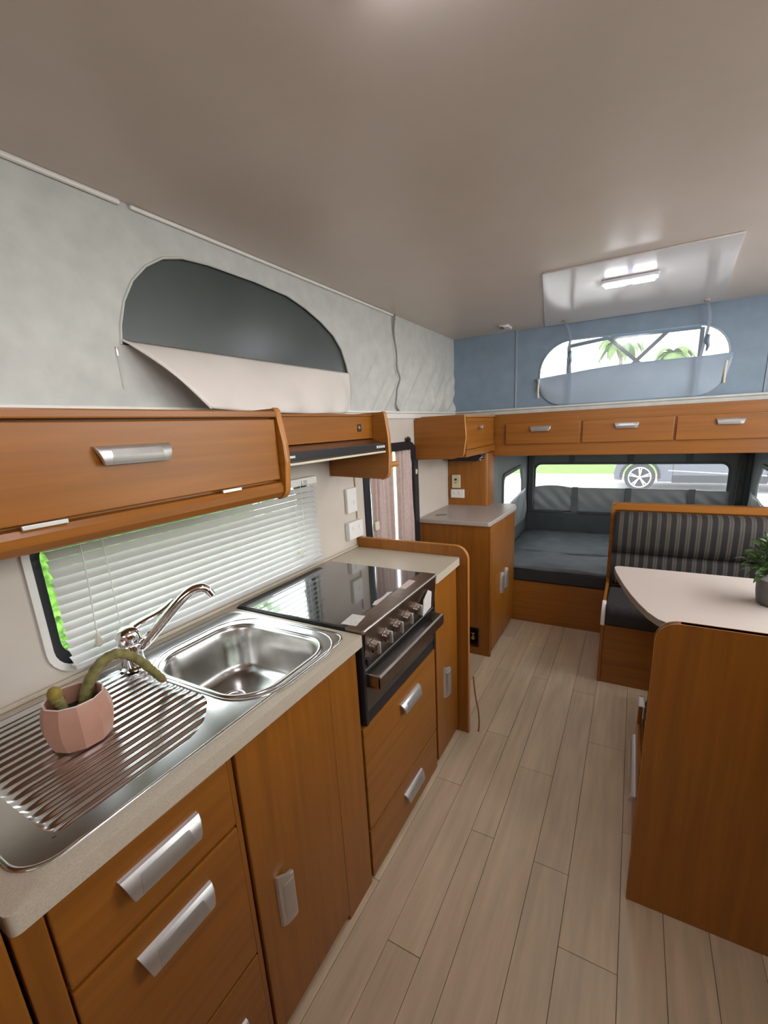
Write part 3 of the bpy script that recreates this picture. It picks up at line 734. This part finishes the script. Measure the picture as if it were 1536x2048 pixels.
# range hood cabinet
c = thing('hood_cabinet', 'beech hood surround between two curved end panels, above the cooker', 'cabinet', (-1.03, 1.29, 1.27))
MB().box(-.966, -.950, .982, 1.590, 1.432, 1.520, .002).build('front_panel', 'wood_y', c)
MB().box(XW+.003, -.944, .982, 1.590, 1.519, 1.527, .002).build('top_lip', 'wood_y', c)
locker_end(c, 1.592, 1.612, 1.262, 1.530, -.890, .012, XW+.003)
MB().cyl((-.905, 1.612, 1.318), (-.905, 1.705, 1.318), .0125, 16).build('dowel_peg', 'edge', c)
sw = MB().box(-.951, -.946, 1.478, 1.502, 1.462, 1.490, .002).build('switch', 'black', c); ORG[sw.name] = ORG[c.name]
MB().box(-.9465, -.9445, 1.484, 1.496, 1.470, 1.482, .001).build('switch_key', 'steel_br', sw)
h = thing('range_hood', 'slim black fronted range hood with four silver buttons over the cooker', 'hood', (-1.03, 1.28, 1.37))
MB().prism([(XW+.003, 1.384), (-.897, 1.384), (-.897, 1.410), (-.950, 1.430), (XW+.003, 1.430)], 'y', .984, 1.588, .001).build('body', 'steel_br', h)
MB().box(-.898, -.889, .984, 1.588, 1.386, 1.413, .002).build('fascia', 'black', h)
MB().box(-.93, -.886, .984, 1.582, 1.374, 1.3815, .002).build('visor', 'cream', h)
for i in range(4):
    y = 1.517+i*.017
    MB().cyl((-.889, y, 1.399), (-.8855, y, 1.399), .0055, 14).build('button', 'white', h)
MB().box(-.8895, -.8880, 1.002, 1.030, 1.396, 1.403, .0005).build('badge', 'alu', h)

# ---- venetian blind
bl = thing('venetian_blind', 'white venetian blind of narrow slats over the kitchen window', 'blind', (-1.165, .95, .93))
SLAT = bpy.data.meshes.new('slat')
def slat_mesh():
    b = MB(); ang = math.radians(43); R = []
    n = 5
    for yy in (0, 1.0):
        ring = []
        for i in range(n):
            t = i/(n-1)-.5; c_ = .0022*(1-(2*t)**2)
            u = t*.025
            ring.append(Vector((u*math.cos(ang)+c_*math.sin(ang), yy, -u*math.sin(ang)+c_*math.cos(ang))))
        for i in range(n-1, -1, -1):
            t = i/(n-1)-.5; c_ = .0022*(1-(2*t)**2)-.0005; u = t*.025
            ring.append(Vector((u*math.cos(ang)+c_*math.sin(ang), yy, -u*math.sin(ang)+c_*math.cos(ang))))
        R.append(ring)
    b.rings(R); bmesh.ops.recalc_face_normals(b.bm, faces=b.bm.faces[:]); b.bm.to_mesh(SLAT); b.bm.free()
    SLAT.shade_smooth(); SLAT.set_sharp_from_angle(angle=math.radians(50)); SLAT.materials.append(M['slat'])
slat_mesh()
BZ0, PITCH = .955, .0222
for i in range(14):
    o = bpy.data.objects.new('slat', SLAT); COL.objects.link(o); o.parent = bl
    o.location = Vector((-1.1655, .462+.0*i, BZ0+i*PITCH))-ORG[bl.name]; o.scale = (1, .990, 1)
MB().box(-1.178, -1.153, .462, 1.452, .932, .944, .003).build('bottom_rail', 'slat', bl)
MB().box(-1.176, -1.152, .458, 1.455, 1.262, 1.292, .003).build('head_rail', 'white', bl)
for i, (y, z1) in enumerate(((.58, .955), (1.345, .955))):
    MB().tube([(-1.1495, y, 1.262), (-1.1495, y, z1)], .0012, 5).build('ladder_cord', 'string', bl)
MB().tube([(-1.148, .528, 1.262), (-1.146, .527, 1.15), (-1.146, .520, 1.008)], .0016, 5).build('pull_cord', 'string', bl)
MB().lathe((-1.146, .520, .972), [(.004, 0), (.0085, .004), (.007, .018), (.003, .036)], 12).build('tassel', 'cream', bl)
MB().tube([(-1.148, 1.300, 1.262), (-1.146, 1.312, 1.0)], .0014, 5).build('pull_cord', 'string', bl)
MB().lathe((-1.146, 1.312, .982), [(.004, 0), (.008, .004), (.0065, .014), (.003, .028)], 12).build('tassel', 'cream', bl)
MB().box(-1.152, -1.146, 1.355, 1.385, 1.262, 1.282, .002).build('bracket', 'alu', bl)

# ---- sockets on the kitchen wall
def plate_y(nm, y0, y1, z0, z1, label, holes, th=.02):
    t = thing(nm, label, 'socket', (XW+.001, (y0+y1)/2, z0))
    MB().box(XW+.0005, XW+th, y0, y1, z0, z1, .004).build('cover_plate', 'white', t)
    for (y, z, w, hh) in holes:
        MB().box(XW+th-.001, XW+th+.003, y-w, y+w, z-hh, z+hh, .0015).build('rocker', 'white', t)
    return t
plate_y('power_socket', 1.690, 1.772, 1.082, 1.200, 'upright white wall switch between the blind and the door', [(1.745, 1.130, .006, .009)], .018)
plate_y('power_socket', 1.678, 1.800, .955, 1.040, 'wide white double power point just above the bench end', [(1.71, 1.01, .006, .009), (1.765, 1.01, .006, .009)], .026)
o = MB().tube([(XW+.004, 1.782, 1.262), (XW+.004, 1.785, 1.15), (XW+.005, 1.782, 1.042)], .0026, 6).build('cable', 'wire_red'); tag(o, 'thin terracotta cable hanging down the wall to the double power point', 'cable')
o = MB().tube(bez([(-.590, 1.797, .30), (-.580, 1.798, .20), (-.566, 1.80, .12), (-.562, 1.80, .05), (-.566, 1.80, .004)], 6), .0042, 8).build('cable', 'wire_brown'); tag(o, 'brown cable hanging from the rounded kitchen end panel to the floor', 'cable')

# ================================================================== DOOR-SIDE CUPBOARD AND CORNER LOCKER
c = thing('side_cupboard', 'low beech cupboard with two narrow doors beside the bed', 'cabinet', (-.95, 2.83, 0))
CX = -.714
mb = MB().plate([(XW+.003, 0), (CX-.017, 0), (CX-.017, .866), (XW+.003, .866)], [[(-.882, .055), (-.790, .055), (-.790, .19), (-.882, .19)]], 'y', 2.522, 2.538); mb.build('side_panel', 'wood_z', c)
MB().box(XW+.003, CX-.017, 2.60, 3.13, 0, .866).build('carcass', 'wood_z', c)
MB().box(CX-.018, CX-.002, 2.522, 2.545, 0, .866, .003).build('stile', 'wood_z', c)
for y0, y1, hy in ((2.549, 2.812, 2.760), (2.817, 3.125, 2.868)):
    d = front(c, 'door', y0, y1, .03, .862, 'wood_z', CX); add_handle(d, (CX, hy, .435), (0, 0, 1), (0, -1, 0), OUTX, .15, .036, .020)
mb = MB().plate(rrect(-.882, -.790, .055, .19, .004), [rrect(-.876, -.796, .061, .184, .003)], 'y', 2.518, 2.524); mb.box(-.882, -.790, 2.575, 2.58, .055, .19)
rc = mb.build('recess', 'dark_gap', c); ORG[rc.name] = ORG[c.name]
mb = MB().cyl((-.838, 2.575, .10), (-.838, 2.545, .10), .012, 12); mb.cyl((-.838, 2.55, .10), (-.838, 2.55, .135), .006, 10); mb.box(-.850, -.826, 2.545, 2.555, .13, .14, .002); mb.build('gas_tap', 'brass', rc)
TOP = round_poly([(XW+.003, 2.500, 0), (-.716, 2.500, .02), (-.690, 3.06, .10), (-.72, 3.164, .04), (XW+.003, 3.164, 0)], 8)
o = MB().prism(TOP, 'z', .868, .896, .005).build('cupboard_top', 'grey_top'); tag(o, 'pale grey-beige laminate top on the low cupboard beside the bed', 'worktop')
mb = MB().obox((.010, .075, .003), Matrix.Translation((-1.085, 2.64, .8978))@Matrix.Rotation(-.95, 4, 'Z'), .001); o = mb.build('remote', 'black'); tag(o, 'small black stick lying on the grey-beige cupboard top', 'remote')
# boxed pillar
pl = thing('pillar', 'boxed beech pillar rising from the cupboard top to the corner locker', 'pillar', (-1.04, 3.09, .897))
PR = round_poly([(XW+.003, 3.166, 0), (-.882, 3.166, 0), (-.882, 3.03, .035), (XW+.003, 3.03, 0)], 8)
MB().prism(PR, 'z', .8968, 1.268).build('casing', 'wood_z', pl)
for nm, m, x0, x1, z0, z1, lab in (('power_socket', 'ivory', -1.150, -1.087, 1.022, 1.118, 'small ivory antenna socket on the beech pillar'), ('power_socket', 'white', -1.158, -1.058, .950, 1.012, 'white double power point low on the beech pillar')):
    t = thing(nm, lab, 'socket', ((x0+x1)/2, 3.029, z0))
    MB().box(x0, x1, 3.014, 3.0295, z0, z1, .003).build('cover_plate', m, t)
    if m == 'ivory':
        MB().cyl(((x0+x1)/2, 3.0145, z0+.062), ((x0+x1)/2, 3.008, z0+.062), .008, 14).build('jack', 'black', t)
        MB().cyl(((x0+x1)/2, 3.0145, z0+.040), ((x0+x1)/2, 3.010, z0+.040), .005, 14).build('jack', 'steel_br', t)
    else:
        for xx in (x0+.03, x1-.03): MB().box(xx-.006, xx+.006, 3.011, 3.015, z0+.03, z0+.048, .001).build('rocker', 'white', t)
# corner locker
c = thing('corner_locker', 'small beech corner locker above the cupboard with one panelled door', 'cabinet', (-1.0, 2.8, 1.27))
LX = -.858
MB().box(XW+.003, LX-.018, 2.498, 3.10, 1.280, 1.520).build('carcass', 'wood_x', c)
pr = round_poly([(XW+.003, 1.272, 0), (-.94, 1.272, .1), (LX-.014, 1.288, .03), (LX+.002, 1.40, .03), (LX-.006, 1.524, .008), (-1.13, 1.524, 0), (XW+.003, 1.506, 0)], 6)
MB().prism(pr, 'y', 2.476, 2.496, .001).build('side_panel', 'wood_x', c)
strip([q for q in pr if q[0] > -.90], 'y', 2.475, 2.497, .0025).build('edge_trim', 'edge', c)
d = MB().plate([(2.505, 1.325), (3.07, 1.325), (3.07, 1.505), (2.505, 1.505)], [[(2.535, 1.350), (3.04, 1.350), (3.04, 1.482), (2.535, 1.482)]], 'x', LX-.016, LX-.002); d.box(LX-.014, LX-.006, 2.533, 3.042, 1.348, 1.484, .003)
d = d.build('door', 'wood_y', c, smooth=False); ORG[d.name] = ORG[c.name]
MB().tube([(LX-.004, 2.74, 1.448), (LX+.006, 2.74, 1.448), (LX+.010, 2.74, 1.448), (LX+.022, 2.74, 1.448), (LX+.024, 2.74, 1.448)], [.006, .006, .013, .012, .008], 16).build('knob', 'alu', d)
MB().box(LX-.018, LX+.0, 2.498, 3.10, 1.280, 1.322, .004).build('bottom_rail', 'wood_y', c)
MB().box(LX-.018, LX+.0, 2.498, 3.10, 1.508, 1.521, .003).build('top_rail', 'edge', c)
# black console under the corner locker
t = thing('control_console', 'black sloping control console with silver knobs under the corner locker', 'console', (-.98, 2.95, 1.22))
MB().prism([(-1.14, 1.268), (-.905, 1.268), (-.905, 1.250), (-.935, 1.222), (-1.14, 1.222)], 'y', 2.93, 3.02).build('casing', 'black', t)
for i in range(4):
    y = 2.942+i*.020; b = Vector((-.917, y, 1.238))
    MB().tube([b, b+Vector((.012, 0, -.010))], [.0065, .0055], 12).build('knob', 'chrome', t)

# ================================================================== FRONT OVERHEAD LOCKERS
c = thing('front_locker', 'full width beech overhead locker with drop doors above the bed opening', 'cabinet', (0, 3.1, 1.235))
FY = 3.140
MB().box(-.880, XR-.003, FY, YF-.002, 1.238, 1.522, .003).build('fascia', 'wood_x', c)
for x0, x1, hx in ((-.792, -.312, -.558), (-.300, .198, -.050), (.210, .700, .463), (.712, XR-.02, .90)):
    d = MB().box(x0, x1, FY-.014, FY, 1.318, 1.458, .004).build('door', 'wood_x', c); ORG[d.name] = ORG[c.name]
    add_handle(d, (hx, FY-.014, 1.418), (1, 0, 0), UPZ, (0, -1, 0), .135, .034, .018)

# ================================================================== BED
o = MB().box(-.893, .833, 3.150, 3.168, 0, .316, .002).build('bed_base', 'wood_x'); tag(o, 'plain beech plinth panel under the fold-out bed', 'bed base')
def cushion(x0, x1, y0, y1, z0, z1, r, amp, seed):
    """soft box: rounded edges and gentle dimples"""
    b = bmesh.new(); nx, ny = 40, 20
    mb = MB()
    def P(u, v, z, inset):
        x = x0+inset+(x1-x0-2*inset)*u; y = y0+inset+(y1-y0-2*inset)*v
        return x, y
    R = []
    per = []
    for i in range(nx): per.append((i/nx, 0))
    for i in range(ny): per.append((1, i/ny))
    for i in range(nx): per.append((1-i/nx, 1))
    for i in range(ny): per.append((0, 1-i/ny))
    for (ins, z) in ((r*.6, z0), (0, z0+r*.6), (0, z1-r), (r*.3, z1-r*.3), (r, z1)):
        ring = []
        for (u, v) in per:
            x, y = P(u, v, z, ins); d = amp*noise.noise(Vector((x*7+seed, y*7, z*12)))
            ring.append(Vector((x, y+d*.6, z+d*(1 if z > (z0+z1)/2 else .2))))
        R.append(ring)
    mb.rings(R, True, False)
    bm = mb.bm
    # top surface grid
    def top(u, v):
        x, y = P(u, v, z1, r); e = min(u, 1-u, v, 1-v); d = amp*noise.noise(Vector((x*7+seed, y*7, z1*12)))
        cr = amp*.9*math.exp(-((y-y0-.12-.10*math.sin(x*5))/.02)**2)*max(0, math.sin(x*6+seed))
        return Vector((x, y+d*.6, z1+d+(.010*min(1, e*6))-cr*min(1, e*12)))
    mb.grid(top, nx+1, ny+1)
    bmesh.ops.remove_doubles(bm, verts=bm.verts[:], dist=.0004)
    return mb
for y0, y1, sd, lab in ((3.160, 3.590, 1.0, 'charcoal bed mattress cushion nearest the aisle, front edge black'), (3.600, 4.395, 5.0, 'charcoal bed mattress cushion at the back under the tent windows')):
    t = thing('mattress', lab, 'mattress', (-.03, (y0+y1)/2, .320), 'bed mattress cushions')
    cushion(-.885, .825, y0, y1, .408, .432, .010, .011, sd).build('top_cover', 'mattress', t, angle=60)
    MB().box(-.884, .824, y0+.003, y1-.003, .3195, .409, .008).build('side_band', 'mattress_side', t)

# ================================================================== DINETTE
# far bench
b = thing('bench_seat', 'far dinette bench with beech back frame, standing before the bed', 'bench', (.48, 2.72, 0))
MB().box(-.070, XR-.004, 2.510, 2.526, 0, .352).build('seat_front', 'wood_x', b)
MB().box(-.070, XR-.004, 2.53, 2.93, .02, .352).build('seat_box', 'wood_x', b)
ES = round_poly([(2.506, 0, 0), (2.506, .37, .01), (2.555, .455, .04), (2.935, .49, .01), (2.955, .965, .02), (2.985, .965, .01), (2.985, 0, 0)], 5)
MB().prism(ES, 'x', -.088, -.072).build('end_panel', 'wood_z', b)
strip([(2.506, .352), (2.508, .40), (2.525, .432), (2.58, .468)], 'x', -.091, -.069, -.004).build('edge_trim', 'flap_light', b)
BP = round_poly([(-.092, .30, 0), (XR-.004, .30, 0), (XR-.004, .965, .01), (-.092, .965, .045)], 7)
MB().prism(BP, 'y', 2.958, 2.982, .002).build('back_panel', 'wood_x', b)
MB().prism(round_poly([(-.092, .48, 0), (-.072, .48, 0), (-.072, .925, .01), (XR-.004, .925, 0), (XR-.004, .965, 0), (-.092, .965, .045)], 7), 'y', 2.930, 2.958, .002).build('back_frame', 'wood_x', b)
def padx(x0, x1, prof):
    """cushion extruded along x with rounded ends; prof is a closed (y,z) outline"""
    cy = sum(p[0] for p in prof)/len(prof); cz = sum(p[1] for p in prof)/len(prof); R = []
    for x, s_ in ((x0, .90), (x0+.006, .97), (x0+.02, 1.0), (x1-.02, 1.0), (x1-.006, .97), (x1, .90)):
        R.append([Vector((x, cy+(y-cy)*s_, cz+(z-cz)*s_)) for y, z in prof])
    return MB().rings(R)
o = padx(-.069, XR-.008, round_poly([(2.498, .354, .02), (2.85, .354, .01), (2.85, .470, .03), (2.498, .462, .045)], 6)).build('seat_cushion', 'seat_dark', angle=60)
tag(o, 'dark seat cushion on the far dinette bench', 'cushion')
bp = [(2.928, .480), (2.865, .476), (2.838, .50), (2.832, .56), (2.836, .64), (2.852, .668), (2.858, .678), (2.836, .69), (2.822, .74), (2.824, .84), (2.838, .895), (2.868, .916), (2.928, .918)]
o = padx(-.069, XR-.008, bp).build('back_cushion', 'stripe', angle=60); tag(o, 'black and taupe striped back cushion against the beech bench back', 'cushion')
# near bench
nb = thing('bench_seat', 'near dinette bench with a high rounded beech back panel facing the camera', 'bench', (.5, 1.45, 0))
PP = round_poly([(.086, 0, 0), (XR-.004, 0, 0), (XR-.004, .948, .0), (.086, .948, .055)], 9)
MB().prism(PP, 'y', 1.247, 1.265, .001).build('back_panel', 'wood_z', nb)
strip([q for q in PP if q[1] > -.001 and not q[0] > XR-.01][::-1] if False else [(.086, 0.0)]+[q for q in PP[::-1] if q[1] > .5 and q[0] < .5]+[(XR-.006, .948)] if False else
      [(XR-.006, .948)]+[q for q in PP if q[0] < .5 and q[1] > .5]+[(.086, .002)], 'y', 1.2455, 1.2665, -.004).build('edge_trim', 'edge', nb)
MB().box(.104, XR-.004, 1.266, 1.70, .0, .352).build('seat_box', 'wood_z', nb)
d = MB().box(.090, .1035, 1.30, 1.690, .12, .335, .003).build('drawer', 'wood_y', nb); ORG[d.name] = ORG[nb.name]
add_handle(d, (.090, 1.535, .262), AX, UPZ, (-1, 0, 0), .33, .036, .020)
MB().box(.090, .104, 1.700, 1.716, 0, .44, .003).build('end_panel', 'wood_z', nb)
strip([(1.62, .452), (1.70, .44), (1.716, .40), (1.716, .34)], 'x', .086, .106, -.004).build('edge_trim', 'flap_light', nb)
o = padx(.108, XR-.008, round_poly([(1.272, .354, .01), (1.705, .354, .02), (1.705, .455, .04), (1.272, .465, .02)], 6)).build('seat_cushion', 'seat_dark', angle=60)
tag(o, 'dark seat cushion hidden behind the high near bench panel', 'cushion')
# table
tb = thing('dinette_table', 'pale laminate dinette table with curved end between the two benches', 'table', (.5, 2.05, 0))
TP = [(XR-.006, 2.385), (.3, 2.385), (-.015, 2.385), (-.034, 2.378), (-.040, 2.36), (-.037, 2.33), (-.028, 2.27), (-.012, 2.19), (.010, 2.09), (.036, 1.99), (.064, 1.90), (.094, 1.82), (.125, 1.765), (.16, 1.735), (.21, 1.67), (.28, 1.61), (XR-.006, 1.57)]
TP = [(p.x, p.y) for p in [Vector(q) for q in TP]]
MB().prism(TP, 'z', .712, .740, .002).build('tabletop', 'table', tb)
strip(TP, 'z', .713, .7385, -.002).build('edge_trim', 'cream', tb)
mb = MB().cyl((.45, 2.05, .012), (.45, 2.05, .711), .03, 20); mb.build('leg', 'alu', tb)
MB().lathe((.45, 2.05, 0), [(.11, 0), (.11, .006), (.05, .012)], 28).build('foot', 'alu', tb)
# potted plant on table
pp = Vector((.525, 2.075, .7402))
t = thing('potted_plant', 'leafy green plant in a grey stone pot on the dinette table', 'plant', pp)
MB().lathe(pp, [(.052, 0), (.060, .006), (.066, .05), (.068, .098), (.064, .099), (.060, .094), (.060, .085)], 32, True, True).build('pot', 'pot_grey', t)
MB().lathe(pp+Vector((0, 0, .086)), [(.060, 0), (.045, .012), (.002, .016)], 20, False).build('gravel', 'paper', t)
LEAF = []
for m in ('leaf', 'leaf_dark'):
    me = bpy.data.meshes.new('leaf')
    lb = MB()
    def lf(u, v):
        w = .011*math.sin(min(1, u*1.02)*PI)**.7
        return Vector(((v-.5)*2*w, u*.062, .012*math.sin(u*PI)-.004*abs(v-.5)*2*-1))
    lb.grid(lf, 6, 3); lb.bm.to_mesh(me); lb.bm.free(); me.shade_smooth(); me.materials.append(M[m]); LEAF.append(me)
for i in range(260):
    a = random.uniform(0, 2*PI); el = random.uniform(-.35, 1.35); rad = random.uniform(.02, .100)
    c0 = Vector((math.cos(a)*math.cos(el)*rad, math.sin(a)*math.cos(el)*rad, .145+math.sin(el)*rad*1.15))
    o = bpy.data.objects.new('leaf', LEAF[i % 3 == 0]); COL.objects.link(o); o.parent = t
    o.location = c0; o.rotation_euler = (el+random.uniform(-.4, .4), random.uniform(-.5, .5), a-PI/2); s_ = random.uniform(.6, .95); o.scale = (s_, s_, s_)
for i in range(8):
    a = i*PI/4+.2; MB().tube([pp+Vector((.01*math.cos(a), .01*math.sin(a), .09)), pp+Vector((.03*math.cos(a), .03*math.sin(a), .15)), pp+Vector((.05*math.cos(a), .05*math.sin(a), .19))], .0022, 5).build('stem', 'leaf_dark', t)

# ================================================================== CEILING FITTINGS, STRAPS
def led(cx, cy, label, w=.222, d=.075):
    t = thing('ceiling_light', label, 'lamp', (cx, cy, ZC-.007), 'ceiling strip lamps')
    MB().box(cx-w/2, cx+w/2, cy-d/2, cy+d/2, ZC-.022, ZC-.0072, .006, 3).build('housing', 'clear', t)
    for s_ in (-1, 1):
        MB().box(cx+s_*(w*.245)-w*.19, cx+s_*(w*.245)+w*.19, cy-d*.34, cy+d*.34, ZC-.031, ZC-.0222, .004).build('diffuser', 'lamp', t)
        for q in (-1, 1):
            MB().cyl((cx+s_*(w/2-.008), cy+q*d*.28, ZC-.0235), (cx+s_*(w/2-.008), cy+q*d*.28, ZC-.0215), .0035, 8).build('screw', 'steel_br', t)
    MB().box(cx-.010, cx+.010, cy-d*.30, cy+d*.30, ZC-.030, ZC-.0222, .003).build('switch', 'lamp_blue', t)
led(-.072, 2.352, 'lit white twin strip lamp on the ceiling reflection patch before the oval window')
led(-.27, .60, 'lit white twin strip lamp on the plain ceiling nearest the camera, above the sink')
t = thing('ceiling_catch', 'small white roof catch on the ceiling near the front canvas corner', 'catch', (-.755, 2.98, ZC))
mb = MB().box(-.795, -.735, 2.93, 3.03, ZC-.016, ZC-.0003, .006); mb.build('housing', 'white', t)
MB().box(-.785, -.765, 2.90, 2.96, ZC-.022, ZC-.015, .003).build('lever', 'steel_br', t)
for x, xb, lab in ((-.425, -.392, 'grey roof lift strap hanging over the left side of the oval window'), (.285, .285, 'grey roof lift strap hanging over the right side of the oval window')):
    t = thing('roof_strap', lab, 'strap', (x, YF-.02, 1.56), 'roof straps over the oval window')
    pts = bez([(x-.005, 3.05, ZC-.012), (x+.012, 3.10, 2.02), (x+.026, 3.135, 1.965), (x+.02, YF-.030, 1.90), (xb, YF-.033, 1.74), (xb-.002, YF-.030, 1.565)], 8)
    R = []
    for i, q in enumerate(pts):
        w = .007; R.append([q+Vector((sx*w, sy*.0014, 0)) for sx, sy in ((-1, -1), (1, -1), (1, 1), (-1, 1))])
    MB().rings(R).build('webbing', 'strap', t)
    MB().box(x-.016, x+.006, 3.035, 3.06, ZC-.018, ZC-.0003, .003).build('bracket', 'steel_br', t)
    R = []
    kk = Vector((x+.028, YF-.030, 1.885))
    MB().tube([kk, kk+Vector((-.004, -.003, -.03)), kk+Vector((.004, -.003, -.06)), kk+Vector((-.002, 0, -.085))], [.008, .012, .009, .005], 8).build('slack_loop', 'bar', t)
# lifting frame seen through the oval window
t = thing('lift_frame', 'grey crossed roof lift frame outside the oval canvas window', 'frame', (-.06, YF+.06, 1.6))
def bar(a, b, w=.011, d=.006, nm='bar'):
    a, b = Vector(a), Vector(b); L = (b-a).length; ang = math.atan2(b.z-a.z, b.x-a.x)
    MB().obox((L, d, w*2), Matrix.Translation((a+b)/2)@Matrix.Rotation(-ang, 4, 'Y'), .001).build(nm, 'bar', t)
bar((-.410, YF+.05, 1.922), (-.185, YF+.05, 1.945)); bar((-.185, YF+.05, 1.945), (.285, YF+.05, 1.940))
bar((-.190, YF+.058, 1.945), (.110, YF+.058, 1.665)); bar((.125, YF+.066, 1.945), (-.165, YF+.066, 1.665))
bar((-.415, YF+.05, 1.925), (-.415, YF+.05, 1.60)); bar((.290, YF+.05, 1.940), (.290, YF+.05, 1.60))

# ================================================================== OUTSIDE
ZG = -.40
gr = MB().box(-60, 60, -30, 15.2, ZG-.1, ZG).build('ground', 'road', smooth=False); gr['kind'] = 'structure'
g2 = MB().box(-80, 80, 16.6, 90, ZG-.1, ZG+.02).build('lawn', 'grass', smooth=False); g2['kind'] = 'structure'
g3 = MB().box(-80, 80, 15.2, 16.6, ZG-.1, ZG+.01).build('kerb', 'kerb', smooth=False); g3['kind'] = 'structure'
# palms
def palm(x, y, h, r, label, sd):
    rnd = random.Random(sd)
    t = thing('palm_tree', label, 'tree', (x, y, ZG), 'palms seen through the oval window')
    MB().tube(bez([(x, y, ZG), (x+.1, y, ZG+h*.5), (x, y, ZG+h)], 6), [.20-.006*i for i in range(13)], 10).build('trunk', 'trunk', t)
    for i in range(15):
        a = 2*PI*i/15+rnd.uniform(-.15, .15); up = rnd.uniform(.25, .9)
        def f(u, v):
            L = r*u; z = up*r*.75*math.sin(u*1.5)-1.0*r*u*u*(.65+.25*(1-up)); w = .20*r*math.sin(min(1, u+.06)*PI)**.6*(v-.5)*2
            w2 = abs(v-.5)*2
            cx, sy = math.cos(a), math.sin(a); rr = L*(.9-.12*u)
            return Vector((x+cx*rr-sy*w, y+sy*rr+cx*w, ZG+h+z-.16*r*w2*w2*u))
        MB().grid(f, 12, 5).build('frond', 'palm', t, angle=80, recalc=False)
palm(-1.45, 40, 7.3, 2.0, 'taller palm tree against white sky, left in the oval window', 3)
palm(2.05, 40, 6.1, 1.7, 'shorter palm tree against white sky, right in the oval window', 5)
# hedge beyond the kitchen window
hm = MB(); rnd = random.Random(4)
for i in range(5200):
    c0 = Vector((-2.6+rnd.uniform(-.35, .15), rnd.uniform(-2.2, 2.6), rnd.uniform(ZG, 1.9))); s_ = rnd.uniform(.03, .07)
    e1 = Vector((rnd.uniform(-1, 1), rnd.uniform(-1, 1), rnd.uniform(-1, 1))).normalized(); e2 = e1.orthogonal().normalized()
    v = [hm.bm.verts.new(c0+e1*s_*a+e2*s_*.5*b_) for a, b_ in ((-1, 0), (0, -1), (1, 0), (0, 1))]; hm.bm.faces.new(v)
hm.box(-2.95, -2.75, -2.2, 2.6, ZG, 1.8)
o = hm.build('hedge', 'hedge', smooth=False, recalc=False); tag(o, 'bright green leafy hedge outside the kitchen window', 'hedge', kind='stuff')
# parked car
X0, Y0 = -.42, 12.8
cr = thing('car', 'grey SUV parked on the road, front wheel seen through the bed window', 'car', (X0+2.2, Y0+.9, ZG))
def carbody():
    pr = [(0.03, .28), (.0, .45), (.03, .66), (.10, .80), (.25, .92), (1.10, 1.03), (1.75, 1.52), (2.3, 1.62), (3.5, 1.58), (4.2, 1.30), (4.42, 1.05), (4.45, .45), (4.38, .26), (3.98, .26)]
    arch2 = [(3.58+.40*math.cos(a), .36+.40*math.sin(a)) for a in [PI*k/12 for k in range(1, 12)]]
    arch1 = [(.60+.40*math.cos(a), .36+.40*math.sin(a)) for a in [PI*k/12 for k in range(1, 12)]]
    return [(X0+x, ZG+z) for x, z in pr+arch2+[(3.18, .24), (1.0, .24)]+arch1+[(.20, .26)]]
MB().prism(carbody(), 'y', Y0+.04, Y0+1.82, .03).build('body', 'car', cr)
def archtrim(cx):
    pts = [(X0+cx+.425*math.cos(a), Y0+.045, ZG+.36+.425*math.sin(a)) for a in [PI*k/16-.1 for k in range(18)]]
    MB().tube(pts, .04, 6).build('wheel_arch', 'car_trim', cr)
for cx in (.60, 3.58):
    archtrim(cx)
    wx, wz = X0+cx, ZG+.35
    def ring(r, y): return [Vector((wx+r*math.cos(2*PI*k_/28), y, wz+r*math.sin(2*PI*k_/28))) for k_ in range(28)]
    w = MB().rings([ring(.23, Y0-.005), ring(.26, Y0-.02), ring(.335, Y0-.01), ring(.35, Y0+.03), ring(.35, Y0+.2), ring(.3, Y0+.22)], True, True).build('wheel', 'tyre', cr)
    ORG[w.name] = ORG[cr.name]
    mb = MB().rings([ring(.262, Y0-.012), ring(.262, Y0-.03), ring(.235, Y0-.03), ring(.235, Y0-.012)], False, False)
    for k_ in range(5):
        for dd in (-.13, .13):
            a = 2*PI*k_/5+.3; p0 = Vector((wx+.05*math.cos(a), Y0-.035, wz+.05*math.sin(a))); p1 = Vector((wx+.245*math.cos(a+dd), Y0-.028, wz+.245*math.sin(a+dd)))
            mb.tube([p0, p1], [.020, .016], 6)
    mb.cyl((wx, Y0-.02, wz), (wx, Y0-.05, wz), .045, 16)
    mb.build('rim', 'white', w)
MB().obox((2.0, .02, .022), Matrix.Translation((X0+2.2, Y0+.03, ZG+.46))@Matrix.Rotation(.06, 4, 'Y')).build('sill_strip', 'chrome', cr)
MB().box(X0+1.3, X0+3.15, Y0+.02, Y0+.05, ZG+.22, ZG+.40, .01).build('sill', 'car_trim', cr)
MB().prism([(X0+.02, ZG+.70), (X0+.05, ZG+.80), (X0+.42, ZG+.84), (X0+.34, ZG+.74)], 'y', Y0+.02, Y0+.12).build('headlight', 'white', cr)
MB().prism([(X0+1.25, ZG+1.05), (X0+1.80, ZG+1.46), (X0+3.6, ZG+1.46), (X0+4.0, ZG+1.12)], 'y', Y0+.03, Y0+.06).build('side_window', 'black_glass', cr)
MB().box(X0+1.30, X0+1.312, Y0+.034, Y0+.045, ZG+.42, ZG+1.0).build('door_seam', 'car_trim', cr)
